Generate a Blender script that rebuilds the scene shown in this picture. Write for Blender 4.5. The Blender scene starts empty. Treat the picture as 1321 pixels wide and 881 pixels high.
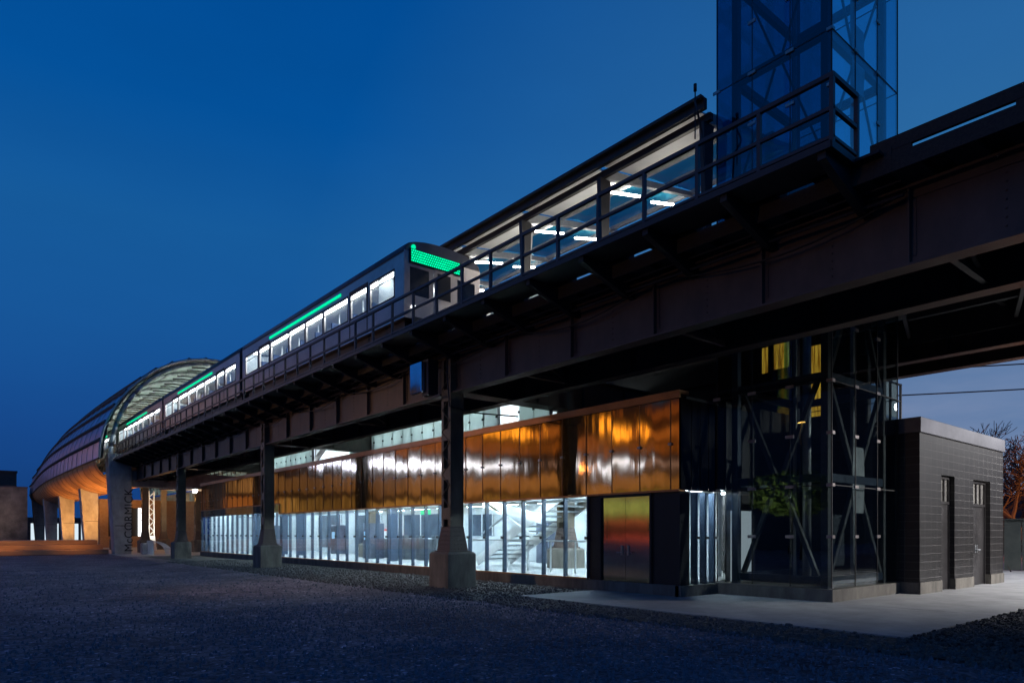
import bpy, bmesh, math, random
from mathutils import Vector, Matrix
R = math.radians
random.seed(7)
scene = bpy.context.scene
col = scene.collection

# ------------------------------------------------------------------ helpers
def wloc(o):
    v = Vector((0, 0, 0))
    while o:
        v += Vector(o.location); o = o.parent
    return v

class MB:
    """collects shapes given in world coordinates, builds ONE mesh object"""
    def __init__(s): s.bm = bmesh.new()
    def hexa(s, pts):
        v = [s.bm.verts.new(p) for p in pts]
        for f in ((0,3,2,1),(4,5,6,7),(0,1,5,4),(1,2,6,5),(2,3,7,6),(3,0,4,7)):
            s.bm.faces.new([v[i] for i in f])
        return s
    def box(s, x0, x1, y0, y1, z0, z1):
        return s.hexa([(x0,y0,z0),(x1,y0,z0),(x1,y1,z0),(x0,y1,z0),(x0,y0,z1),(x1,y0,z1),(x1,y1,z1),(x0,y1,z1)])
    def taper(s, b, t):
        (x0,x1,y0,y1,z0), (u0,u1,v0,v1,z1) = b, t
        return s.hexa([(x0,y0,z0),(x1,y0,z0),(x1,y1,z0),(x0,y1,z0),(u0,v0,z1),(u1,v0,z1),(u1,v1,z1),(u0,v1,z1)])
    def bar(s, p, q, w, h=None, up=(0,0,1)):
        h = w if h is None else h
        p, q = Vector(p), Vector(q); d = (q-p).normalized(); up = Vector(up)
        if abs(d.dot(up)) > .98: up = Vector((1,0,0))
        a = d.cross(up).normalized()*w/2; b = a.cross(d).normalized()*h/2
        return s.hexa([p-a-b, p+a-b, p+a+b, p-a+b, q-a-b, q+a-b, q+a+b, q-a+b])
    def cyl(s, p, q, r, r2=None, n=10, cap=True):
        r2 = r if r2 is None else r2
        p, q = Vector(p), Vector(q); d = (q-p).normalized()
        up = Vector((0,0,1)) if abs(d.z) < .9 else Vector((1,0,0))
        a = d.cross(up).normalized(); b = d.cross(a)
        A, B = [], []
        for i in range(n):
            t = 2*math.pi*i/n; e = a*math.cos(t)+b*math.sin(t)
            A.append(s.bm.verts.new(p+e*r)); B.append(s.bm.verts.new(q+e*r2))
        for i in range(n):
            f = s.bm.faces.new([A[i], A[(i+1)%n], B[(i+1)%n], B[i]]); f.smooth = n > 6
        if cap: s.bm.faces.new(A[::-1]); s.bm.faces.new(B)
        return s
    def path(s, pts, r, n=6):
        for a, b in zip(pts, pts[1:]): s.cyl(a, b, r, n=n)
        return s
    def face(s, pts, smooth=False):
        f = s.bm.faces.new([s.bm.verts.new(p) for p in pts]); f.smooth = smooth; return s
    def prism(s, pts, d):
        d = Vector(d); n = len(pts)
        A = [s.bm.verts.new(p) for p in pts]; B = [s.bm.verts.new(Vector(p)+d) for p in pts]
        s.bm.faces.new(A); s.bm.faces.new(B[::-1])
        for i in range(n): s.bm.faces.new([A[i], B[i], B[(i+1)%n], A[(i+1)%n]])
        return s
    def grid(s, rows, smooth=True):
        V = [[s.bm.verts.new(p) for p in r] for r in rows]
        for a, b in zip(V, V[1:]):
            for i in range(len(a)-1):
                f = s.bm.faces.new([a[i], a[i+1], b[i+1], b[i]]); f.smooth = smooth
        return s
    def build(s, name, mat, parent=None, bevel=0):
        bmesh.ops.recalc_face_normals(s.bm, faces=s.bm.faces)
        if parent:
            off = wloc(parent)
            for v in s.bm.verts: v.co -= off
        if bevel:
            bmesh.ops.bevel(s.bm, geom=list(s.bm.edges), offset=bevel, segments=1, affect='EDGES', clamp_overlap=True)
        me = bpy.data.meshes.new(name); s.bm.to_mesh(me); s.bm.free()
        o = bpy.data.objects.new(name, me); col.objects.link(o)
        me.materials.append(mat)
        if parent: o.parent = parent
        return o

def tag(o, label=None, cat=None, group=None, kind=None):
    if label: o['label'] = label
    if cat: o['category'] = cat
    if group: o['group'] = group
    if kind: o['kind'] = kind
    return o
def thing(name, loc, label, cat, group=None):
    o = bpy.data.objects.new(name, None); o.empty_display_size = .3
    col.objects.link(o); o.location = loc
    return tag(o, label, cat, group)
def struct(o): o['kind'] = 'structure'; return o
def dup(o, loc=None, label=None, parent=None, rz=None):
    c = o.copy(); col.objects.link(c)
    if parent: c.parent = parent
    if loc is not None: c.location = loc
    if label: c['label'] = label
    if rz is not None: c.rotation_euler = (0,0,rz)
    for ch in [x for x in bpy.data.objects if x.parent == o]:
        dup(ch, None, None, c)
    return c

# ------------------------------------------------------------------ materials
def newmat(name):
    m = bpy.data.materials.new(name); m.use_nodes = True
    nt = m.node_tree; nt.nodes.clear()
    out = nt.nodes.new('ShaderNodeOutputMaterial')
    return m, nt, out
def N(nt, t, **kw):
    n = nt.nodes.new(t)
    for k, v in kw.items():
        if k in n.inputs: n.inputs[k].default_value = v
        else: setattr(n, k, v)
    return n
def pos(nt, scale=(1,1,1)):
    g = N(nt, 'ShaderNodeNewGeometry'); mp = N(nt, 'ShaderNodeMapping')
    mp.inputs['Scale'].default_value = scale
    nt.links.new(g.outputs['Position'], mp.inputs['Vector']); return mp.outputs[0]
def surf(name, c1, c2, rough=.6, metal=0, nscale=3, stretch=(1,1,1), bump=.2, bscale=30, r2=None, dist=.02, spec=.5, detail=6):
    """two-tone mottled surface with bump and roughness variation"""
    m, nt, out = newmat(name); L = nt.links.new
    b = N(nt, 'ShaderNodeBsdfPrincipled'); b.inputs['Metallic'].default_value = metal
    b.inputs['Specular IOR Level'].default_value = spec
    p = pos(nt, stretch)
    n1 = N(nt, 'ShaderNodeTexNoise', Scale=nscale, Detail=detail, Roughness=.65); L(p, n1.inputs['Vector'])
    cr = N(nt, 'ShaderNodeValToRGB'); cr.color_ramp.elements[0].position = .32; cr.color_ramp.elements[1].position = .68
    cr.color_ramp.elements[0].color = (*c1, 1); cr.color_ramp.elements[1].color = (*c2, 1)
    L(n1.outputs['Fac'], cr.inputs[0]); L(cr.outputs[0], b.inputs['Base Color'])
    mr = N(nt, 'ShaderNodeMapRange'); mr.inputs['To Min'].default_value = rough*.8
    mr.inputs['To Max'].default_value = min(1, rough*1.2) if r2 is None else r2
    L(n1.outputs['Fac'], mr.inputs['Value']); L(mr.outputs[0], b.inputs['Roughness'])
    if bump:
        n2 = N(nt, 'ShaderNodeTexNoise', Scale=bscale, Detail=4); L(p, n2.inputs['Vector'])
        bp = N(nt, 'ShaderNodeBump', Strength=bump, Distance=dist); L(n2.outputs['Fac'], bp.inputs['Height']); L(bp.outputs[0], b.inputs['Normal'])
    L(b.outputs[0], out.inputs[0]); return m
def emis(name, c, s):
    m, nt, out = newmat(name); e = N(nt, 'ShaderNodeEmission', Strength=s); e.inputs[0].default_value = (*c, 1)
    nt.links.new(e.outputs[0], out.inputs[0]); return m
def glass(name, tint, refl=.08, rough=.0, frost=0, frostc=(.8,.9,.9), wav=0):
    m, nt, out = newmat(name); L = nt.links.new
    t = N(nt, 'ShaderNodeBsdfTransparent'); t.inputs[0].default_value = (*tint, 1)
    g = N(nt, 'ShaderNodeBsdfGlossy', Roughness=rough); g.inputs[0].default_value = (.95,.97,1,1)
    if wav:
        n2 = N(nt, 'ShaderNodeTexNoise', Scale=1.1, Detail=2); L(pos(nt), n2.inputs['Vector'])
        bp = N(nt, 'ShaderNodeBump', Strength=wav, Distance=.02); L(n2.outputs['Fac'], bp.inputs['Height']); L(bp.outputs[0], g.inputs['Normal'])
    base = t.outputs[0]
    if frost:
        tr = N(nt, 'ShaderNodeBsdfTranslucent'); tr.inputs[0].default_value = (*frostc, 1)
        df = N(nt, 'ShaderNodeBsdfDiffuse'); df.inputs[0].default_value = (*[x*.5 for x in frostc], 1)
        ms = N(nt, 'ShaderNodeMixShader', Fac=.35); L(tr.outputs[0], ms.inputs[1]); L(df.outputs[0], ms.inputs[2])
        m2 = N(nt, 'ShaderNodeMixShader', Fac=frost); L(t.outputs[0], m2.inputs[1]); L(ms.outputs[0], m2.inputs[2]); base = m2.outputs[0]
    lw = N(nt, 'ShaderNodeLayerWeight', Blend=.25)
    mr = N(nt, 'ShaderNodeMapRange'); mr.inputs['To Min'].default_value = refl; mr.inputs['To Max'].default_value = min(.9, refl*1.5+.22)
    L(lw.outputs['Fresnel'], mr.inputs['Value'])
    mx = N(nt, 'ShaderNodeMixShader'); L(mr.outputs[0], mx.inputs[0]); L(base, mx.inputs[1]); L(g.outputs[0], mx.inputs[2])
    L(mx.outputs[0], out.inputs[0]); return m

def gravel_mat(name, c1, c2, scale, bump, dist=.03):
    m, nt, out = newmat(name); L = nt.links.new
    b = N(nt, 'ShaderNodeBsdfPrincipled', Roughness=.95); p = pos(nt)
    v = N(nt, 'ShaderNodeTexVoronoi', Scale=scale); L(p, v.inputs['Vector'])
    big = N(nt, 'ShaderNodeTexNoise', Scale=.35, Detail=8, Roughness=.7); L(p, big.inputs['Vector'])
    mid = N(nt, 'ShaderNodeTexNoise', Scale=4.5, Detail=10, Roughness=.75); L(p, mid.inputs['Vector'])
    mul = N(nt, 'ShaderNodeMath', operation='MULTIPLY_ADD'); mul.inputs[1].default_value = .5
    L(mid.outputs['Fac'], mul.inputs[0])
    hb = N(nt, 'ShaderNodeMath', operation='MULTIPLY'); hb.inputs[1].default_value = .5; L(big.outputs['Fac'], hb.inputs[0]); L(hb.outputs[0], mul.inputs[2])
    cr = N(nt, 'ShaderNodeValToRGB'); cr.color_ramp.elements[0].position = .41; cr.color_ramp.elements[1].position = .60
    cr.color_ramp.elements[0].color = (*c1, 1); cr.color_ramp.elements[1].color = (*c2, 1); L(mul.outputs[0], cr.inputs[0])
    sep = N(nt, 'ShaderNodeSeparateColor'); L(v.outputs['Color'], sep.inputs[0])
    r2 = N(nt, 'ShaderNodeMapRange'); r2.inputs['To Min'].default_value = .45; r2.inputs['To Max'].default_value = 1.5; L(sep.outputs[0], r2.inputs['Value'])
    # a few pale stones
    gt = N(nt, 'ShaderNodeMath', operation='GREATER_THAN'); gt.inputs[1].default_value = .965; L(sep.outputs[1], gt.inputs[0])
    g2 = N(nt, 'ShaderNodeMath', operation='MULTIPLY_ADD'); g2.inputs[1].default_value = 2.2; L(gt.outputs[0], g2.inputs[0]); L(r2.outputs[0], g2.inputs[2])
    mx = N(nt, 'ShaderNodeVectorMath', operation='SCALE'); L(cr.outputs[0], mx.inputs[0]); L(g2.outputs[0], mx.inputs['Scale'])
    L(mx.outputs[0], b.inputs['Base Color'])
    inv = N(nt, 'ShaderNodeMath', operation='SUBTRACT'); inv.inputs[0].default_value = 1; L(v.outputs['Distance'], inv.inputs[1])
    ad = N(nt, 'ShaderNodeMath', operation='MULTIPLY_ADD'); ad.inputs[1].default_value = 2.0; L(mid.outputs['Fac'], ad.inputs[0]); L(inv.outputs[0], ad.inputs[2])
    bp = N(nt, 'ShaderNodeBump', Strength=bump, Distance=dist); L(ad.outputs[0], bp.inputs['Height']); L(bp.outputs[0], b.inputs['Normal'])
    L(b.outputs[0], out.inputs[0]); return m

def block_mat(name, c, mortar, bw=.4, bh=.2, off=.0, rough=.5, uplus=True):
    m, nt, out = newmat(name); L = nt.links.new
    b = N(nt, 'ShaderNodeBsdfPrincipled', Roughness=rough)
    g = N(nt, 'ShaderNodeNewGeometry'); s = N(nt, 'ShaderNodeSeparateXYZ'); L(g.outputs['Position'], s.inputs[0])
    a = N(nt, 'ShaderNodeMath', operation='ADD'); L(s.outputs[0], a.inputs[0]); L(s.outputs[1], a.inputs[1])
    cb = N(nt, 'ShaderNodeCombineXYZ'); L(a.outputs[0], cb.inputs[0]); L(s.outputs[2], cb.inputs[1])
    br = N(nt, 'ShaderNodeTexBrick', Scale=1.0); br.offset = off
    br.inputs['Color1'].default_value = (*c, 1); br.inputs['Color2'].default_value = (*[x*.72 for x in c], 1); br.inputs['Mortar'].default_value = (*mortar, 1)
    br.inputs['Brick Width'].default_value = bw; br.inputs['Row Height'].default_value = bh; br.inputs['Mortar Size'].default_value = .006
    L(cb.outputs[0], br.inputs['Vector'])
    n1 = N(nt, 'ShaderNodeTexNoise', Scale=2.2, Detail=8, Roughness=.7); L(g.outputs['Position'], n1.inputs['Vector'])
    mr = N(nt, 'ShaderNodeMapRange'); mr.inputs['To Min'].default_value = .6; mr.inputs['To Max'].default_value = 1.4; L(n1.outputs['Fac'], mr.inputs['Value'])
    sc = N(nt, 'ShaderNodeVectorMath', operation='SCALE'); L(br.outputs['Color'], sc.inputs[0]); L(mr.outputs[0], sc.inputs['Scale']); L(sc.outputs[0], b.inputs['Base Color'])
    bp = N(nt, 'ShaderNodeBump', Strength=.5, Distance=.008, invert=True); L(br.outputs['Fac'], bp.inputs['Height']); L(bp.outputs[0], b.inputs['Normal'])
    L(b.outputs[0], out.inputs[0]); return m

def metal_sheet(name, c, rough, wob=.5, wscale=1.6, brush=.25, c2=None):
    """thin brushed sheet metal, oil-canned: low frequency warp + fine vertical brushing"""
    m, nt, out = newmat(name); L = nt.links.new
    b = N(nt, 'ShaderNodeBsdfPrincipled', Metallic=1.0, Roughness=rough)
    p = pos(nt)
    n0 = N(nt, 'ShaderNodeTexNoise', Scale=.9, Detail=6, Roughness=.7); L(p, n0.inputs['Vector'])
    cr = N(nt, 'ShaderNodeValToRGB'); c2 = c2 or [x*.7 for x in c]
    cr.color_ramp.elements[0].position = .35; cr.color_ramp.elements[1].position = .65
    cr.color_ramp.elements[0].color = (*c2, 1); cr.color_ramp.elements[1].color = (*c, 1)
    L(n0.outputs['Fac'], cr.inputs[0]); L(cr.outputs[0], b.inputs['Base Color'])
    n1 = N(nt, 'ShaderNodeTexNoise', Scale=wscale, Detail=1.5, Roughness=.45); L(pos(nt, (1,1.7,.5)), n1.inputs['Vector'])
    b1 = N(nt, 'ShaderNodeBump', Strength=wob, Distance=.05); L(n1.outputs['Fac'], b1.inputs['Height'])
    n2 = N(nt, 'ShaderNodeTexNoise', Scale=1, Detail=3); L(pos(nt, (14,14,.9)), n2.inputs['Vector'])
    b2 = N(nt, 'ShaderNodeBump', Strength=max(brush,.12), Distance=.004); L(n2.outputs['Fac'], b2.inputs['Height']); L(b1.outputs[0], b2.inputs['Normal'])
    L(b2.outputs[0], b.inputs['Normal']); L(b.outputs[0], out.inputs[0]); return m

M = {}
M['ground'] = gravel_mat('gravel_ground', (.060,.046,.056), (.25,.19,.215), 24, .9, .035)
M['ballast'] = gravel_mat('ballast', (.030,.029,.028), (.085,.082,.078), 17, 1.0, .06)
M['paving'] = surf('paving', (.20,.20,.20), (.33,.33,.325), .8, nscale=1.3, bump=.25, bscale=60, dist=.006)
M['concrete'] = surf('concrete', (.26,.25,.235), (.46,.45,.42), .85, nscale=1.8, bump=.4, bscale=25, stretch=(1,1,.6), dist=.01)
M['pedestal'] = surf('pedestal', (.075,.068,.058), (.20,.182,.152), .9, nscale=2.6, bump=.5, bscale=18, stretch=(1,1,.35), dist=.015)
M['steel'] = surf('painted_steel', (.055,.038,.032), (.105,.072,.060), .55, nscale=2.0, bump=.15, bscale=14, stretch=(1,1,.5), dist=.006)
M['colsteel'] = surf('column_steel', (.085,.064,.042), (.165,.128,.085), .5, nscale=2.4, bump=.15, bscale=14, stretch=(1,1,.4), dist=.006)
M['dark'] = surf('dark_steel', (.018,.016,.017), (.035,.031,.032), .5, nscale=2, bump=0)
M['rail_paint'] = surf('rail_paint', (.035,.030,.034), (.055,.048,.052), .45, nscale=4, bump=0)
M['wood'] = surf('old_timber', (.020,.017,.014), (.055,.045,.036), .85, nscale=5, bump=.4, bscale=12, stretch=(.4,6,6), dist=.01)
M['copper'] = metal_sheet('copper_sheet', (.68,.40,.19), .07, .15, 1.4, .0, (.52,.28,.12))
M['copperplain'] = metal_sheet('copper_trim', (.50,.24,.12), .38, .15, 1.5, .2)
M['coppersoffit'] = surf('copper_soffit', (.42,.20,.08), (.62,.33,.15), .5, metal=.35, nscale=1.2, bump=.1, bscale=8)
M['steeldoor'] = metal_sheet('brushed_door', (.66,.62,.46), .08, .05, 1.2, .25)
M['servicedoor'] = surf('service_door_steel', (.05,.046,.046), (.085,.08,.08), .38, metal=.5, nscale=1.4, bump=.05, bscale=8)
M['coping'] = metal_sheet('zinc_coping', (.17,.17,.19), .5, .1, 2, .2)
M['block'] = block_mat('glazed_block', (.019,.0165,.0155), (.080,.074,.070), .4, .2, .0, .42)
M['brickb'] = block_mat('far_brick', (.095,.068,.062), (.10,.095,.09), .3, .12, .5, .9)
M['stone'] = surf('rough_stone', (.10,.085,.075), (.34,.29,.25), .9, nscale=.7, bump=.5, bscale=3, detail=12)
M['glass'] = glass('clear_glass', (.82,.90,.93), .035, 0, wav=.08)
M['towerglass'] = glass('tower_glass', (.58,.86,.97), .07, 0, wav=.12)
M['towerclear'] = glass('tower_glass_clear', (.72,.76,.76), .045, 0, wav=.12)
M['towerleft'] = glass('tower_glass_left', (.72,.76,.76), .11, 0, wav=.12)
M['towerdark'] = glass('tower_glass_shaded', (.27,.44,.54), .07, 0, wav=.12)  # same glass, tint darkened to give the left face its shade
M['towerlight'] = glass('tower_glass_front', (.80,.97,1.0), .06, 0, wav=.12)  # same glass, tint paled to make the right face brighter
M['frost'] = glass('stair_glass', (.55,.62,.63), .05, .1, .75, (.74,.86,.84))
M['roofglass'] = glass('canopy_glass', (.20,.60,.72), .08, .05, .6, (.10,.62,.78))
M['mullion'] = surf('fin_steel', (.035,.055,.09), (.05,.08,.13), .4, metal=.3, nscale=3, bump=0)
M['clip'] = surf('clip_steel', (.30,.26,.25), (.42,.38,.37), .35, metal=.7, nscale=6, bump=0)
M['galv'] = surf('galvanised', (.30,.32,.33), (.46,.48,.49), .45, metal=.5, nscale=2.5, bump=0)
M['white'] = surf('white_paint', (.66,.68,.68), (.78,.80,.80), .5, nscale=1.2, bump=0)
M['whitewall'] = surf('interior_wall', (.42,.47,.50), (.62,.67,.69), .5, nscale=.8, bump=0)
M['floorin'] = surf('terrazzo', (.60,.63,.64), (.75,.77,.77), .25, nscale=3, bump=0)
M['black'] = surf('black_paint', (.008,.008,.009), (.016,.016,.017), .6, nscale=3, bump=0)
M['stainless'] = metal_sheet('train_steel', (.50,.46,.45), .30, .12, 1.2, .1, (.36,.32,.31))
M['trainroof'] = surf('train_roof', (.10,.095,.10), (.17,.16,.17), .5, metal=.4, nscale=1.5, bump=0)
M['trainglass'] = glass('train_glass', (.92,.95,.96), .03)
M['panelpurple'] = metal_sheet('perforated_panel', (.58,.45,.66), .33, .15, .9, .1, (.42,.32,.42))
M['liner'] = surf('tube_liner', (.36,.44,.41), (.48,.56,.53), .35, nscale=.7, bump=0)
M['bark'] = surf('bark', (.035,.028,.024), (.07,.055,.045), .9, nscale=6, bump=.4, bscale=20)
M['leaf'] = surf('leaf', (.04,.09,.02), (.11,.18,.045), .6, nscale=2, bump=0)
M['cord'] = M['black']
M['letter'] = M['black']
M['frame'] = surf('tower_frame_paint', (.07,.075,.08), (.12,.125,.13), .5, metal=.2, nscale=3, bump=0)
M['fence'] = surf('fence_board', (.045,.055,.050), (.075,.085,.075), .8, nscale=2, bump=.1, bscale=8)
M['plank'] = surf('seat_plank', (.30,.17,.09), (.45,.27,.15), .7, nscale=1.4, stretch=(.3,1,3), bump=.1, bscale=6)
M['tubewhite'] = emis('lamp_white', (1.0,.96,.88), 34)
M['tubein'] = emis('lamp_hall', (.84,.93,1.0), 95)
M['tubetrain'] = emis('lamp_train', (.92,.97,1.0), 20)
M['sodium'] = emis('lamp_sodium', (1.0,.42,.08), 60)
M['lampcool'] = emis('lamp_cool', (.85,.93,1.0), 60)
M['green'] = emis('led_green', (.0,1.0,.42), 1.5)
M['greenthin'] = emis('led_green_strip', (.0,.9,.42), 1.0)
M['red'] = emis('led_red', (1.0,.12,.06), 2.6)
M['exit'] = emis('exit_green', (.05,.8,.35), 1.5)
M['amber'] = emis('lamp_amber', (1.0,.55,.12), 12)

# ------------------------------------------------------------------ camera
TH = math.atan((660.5+69)/880)
cam = bpy.data.cameras.new('camera'); cam.lens = 24; cam.sensor_width = 36; cam.sensor_fit = 'HORIZONTAL'
cam.shift_y = (688-440.5)/1321; cam.clip_start = .1; cam.clip_end = 5000
co = bpy.data.objects.new('camera', cam); col.objects.link(co)
co.location = (0,0,1.5); co.rotation_euler = (math.pi/2, 0, -TH); scene.camera = co

# ------------------------------------------------------------------ world (blue hour)
w = bpy.data.worlds.new('World'); scene.world = w; w.use_nodes = True
nt = w.node_tree; nt.nodes.clear(); L = nt.links.new
out = nt.nodes.new('ShaderNodeOutputWorld')
tc = N(nt, 'ShaderNodeTexCoord'); sp = N(nt, 'ShaderNodeSeparateXYZ'); L(tc.outputs['Generated'], sp.inputs[0])
cr = N(nt, 'ShaderNodeValToRGB'); e = cr.color_ramp.elements
e[0].position = 0.0; e[0].color = (.006,.040,.16,1)
e[1].position = 1.0; e[1].color = (.0,.040,.20,1)
for p_, c_ in ((.07,(.0065,.052,.215)), (.13,(.0075,.064,.258)), (.26,(.008,.090,.310)), (.38,(.0075,.102,.330)), (.50,(.0008,.080,.318)), (.64,(.0,.068,.29))):
    x = e.new(p_); x.color = (*c_, 1)
L(sp.outputs[2], cr.inputs[0])
# brighter, paler and slightly purple glow towards the right (+X) low in the sky, with thin cloud
cl = N(nt, 'ShaderNodeTexNoise', Scale=3.0, Detail=6, Roughness=.6)
mp = N(nt, 'ShaderNodeMapping'); mp.inputs['Scale'].default_value = (1,1,4.5); L(tc.outputs['Generated'], mp.inputs[0]); L(mp.outputs[0], cl.inputs[0])
dt = N(nt, 'ShaderNodeVectorMath', operation='DOT_PRODUCT'); dt.inputs[1].default_value = (.97,.24,.0); L(tc.outputs['Generated'], dt.inputs[0])
ra = N(nt, 'ShaderNodeMapRange'); ra.inputs['From Min'].default_value = .62; ra.inputs['From Max'].default_value = 1.0; L(dt.outputs['Value'], ra.inputs['Value'])
rb = N(nt, 'ShaderNodeMapRange'); rb.inputs['From Min'].default_value = .42; rb.inputs['From Max'].default_value = .02; L(sp.outputs[2], rb.inputs['Value'])
mu = N(nt, 'ShaderNodeMath', operation='MULTIPLY'); L(ra.outputs[0], mu.inputs[0]); L(rb.outputs[0], mu.inputs[1])
cm = N(nt, 'ShaderNodeMapRange'); cm.inputs['From Min'].default_value = .3; cm.inputs['From Max'].default_value = .7; cm.inputs['To Min'].default_value = .55; cm.inputs['To Max'].default_value = 1.25; L(cl.outputs['Fac'], cm.inputs['Value'])
m3 = N(nt, 'ShaderNodeMath', operation='MULTIPLY'); L(mu.outputs[0], m3.inputs[0]); L(cm.outputs[0], m3.inputs[1])
mix = N(nt, 'ShaderNodeMix', data_type='RGBA'); L(m3.outputs[0], mix.inputs['Factor']); L(cr.outputs[0], mix.inputs[6]); mix.inputs[7].default_value = (.42,.37,.50,1)
rc = N(nt, 'ShaderNodeMapRange'); rc.inputs['From Min'].default_value = .55; rc.inputs['From Max'].default_value = 1.0; rc.inputs['To Max'].default_value = .55; L(dt.outputs['Value'], rc.inputs['Value'])
mixb = N(nt, 'ShaderNodeMix', data_type='RGBA'); L(rc.outputs[0], mixb.inputs['Factor']); L(mix.outputs[2], mixb.inputs[6]); mixb.inputs[7].default_value = (.048,.195,.375,1)
cn = N(nt, 'ShaderNodeTexNoise', Scale=2.2, Detail=7, Roughness=.55)
mp2 = N(nt, 'ShaderNodeMapping'); mp2.inputs['Scale'].default_value = (1,1.6,3.2); L(tc.outputs['Generated'], mp2.inputs[0]); L(mp2.outputs[0], cn.inputs[0])
cmr = N(nt, 'ShaderNodeMapRange'); cmr.inputs['From Min'].default_value = .3; cmr.inputs['From Max'].default_value = .7; cmr.inputs['To Min'].default_value = .955; cmr.inputs['To Max'].default_value = 1.045; L(cn.outputs['Fac'], cmr.inputs['Value'])
bg = N(nt, 'ShaderNodeBackground'); L(mixb.outputs[2], bg.inputs[0]); L(cmr.outputs[0], bg.inputs['Strength'])
sky = N(nt, 'ShaderNodeTexSky'); sky.sky_type = 'NISHITA'; sky.sun_disc = False; sky.sun_elevation = R(-4); sky.sun_rotation = R(75)
bg2 = N(nt, 'ShaderNodeBackground', Strength=.01); L(sky.outputs[0], bg2.inputs[0])
ad = N(nt, 'ShaderNodeAddShader'); L(bg.outputs[0], ad.inputs[0]); L(bg2.outputs[0], ad.inputs[1]); L(ad.outputs[0], out.inputs[0])
sd = bpy.data.lights.new('sun', 'SUN'); sd.energy = .035; sd.angle = R(20); sd.color = (.55,.7,1)
so = bpy.data.objects.new('sun', sd); col.objects.link(so); so.rotation_euler = (R(50), 0, R(-60))
scene.view_settings.view_transform = 'Standard'; scene.view_settings.look = 'None'; scene.view_settings.exposure = 0
scene.cycles.use_denoising = True; scene.cycles.max_bounces = 10; scene.cycles.transparent_max_bounces = 24
scene.cycles.sample_clamp_indirect = 6; scene.cycles.caustics_reflective = False

def lamp(name, kind, loc, e, c, parent=None, size=.3, aim=None, spot=None):
    ld = bpy.data.lights.new(name, kind); ld.energy = e; ld.color = c
    if kind in ('POINT','SPOT'): ld.shadow_soft_size = size
    if kind == 'SPOT': ld.spot_size = R(spot or 120); ld.spot_blend = .8
    o = bpy.data.objects.new(name, ld); col.objects.link(o)
    if parent: o.parent = parent; o.location = Vector(loc)-wloc(parent)
    else: o.location = loc
    if aim: o.rotation_euler = (Vector(aim)-Vector(loc)).to_track_quat('-Z','Y').to_euler()
    return o
WARM = (1.0,.45,.12); COOL = (1.0,.97,.96)

# ------------------------------------------------------------------ ground
g = MB()
xs = [-1500,-300,-80,-30]+[-15+i*.5 for i in range(60)]+[15,40,120,400,1500]
ys = [-600,-100,-20,-4]+[-1+i*.5 for i in range(80)]+[40,60,100,300,2000]
from mathutils import noise
rows = []
for x in xs:
    r_ = []
    for y in ys:
        fall = 1 if (x < 8.5 and -2 < y < 39) else 0
        z = (noise.noise((x*.45,y*.45,0))*.035+noise.noise((x*1.7,y*1.7,3))*.012-.035)*fall
        r_.append((x,y,z-.02))
    rows.append(r_)
g.grid(rows); struct(g.build('gravel_ground', M['ground']))
b = MB(); b.face([(9.2,-8,0),(60,-8,0),(60,3.9,0),(10.55,3.9,0),(10.55,12.6,0),(13.5,12.6,0),(13.5,50,0),(9.9,50,0),(9.5,30,0),(9.2,14,0)])
struct(b.build('ballast_strip', M['ballast']))
b = MB()
for x0,x1,y0,y1 in ((10.6,14.7,3.95,12.5),(14.72,18.8,3.95,12.5),(18.82,24.6,3.95,9),(24.62,31,3.95,12),(31.02,44,3.95,12)):
    b.box(x0,x1,y0,y1,-.15,.012)
struct(b.build('paving_slab', M['paving']))
b = MB(); b.face([(9,50.2,.004),(40,50.2,.004),(40,130,.004),(9,130,.004)]); struct(b.build('station_plaza', M['paving']))

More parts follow.
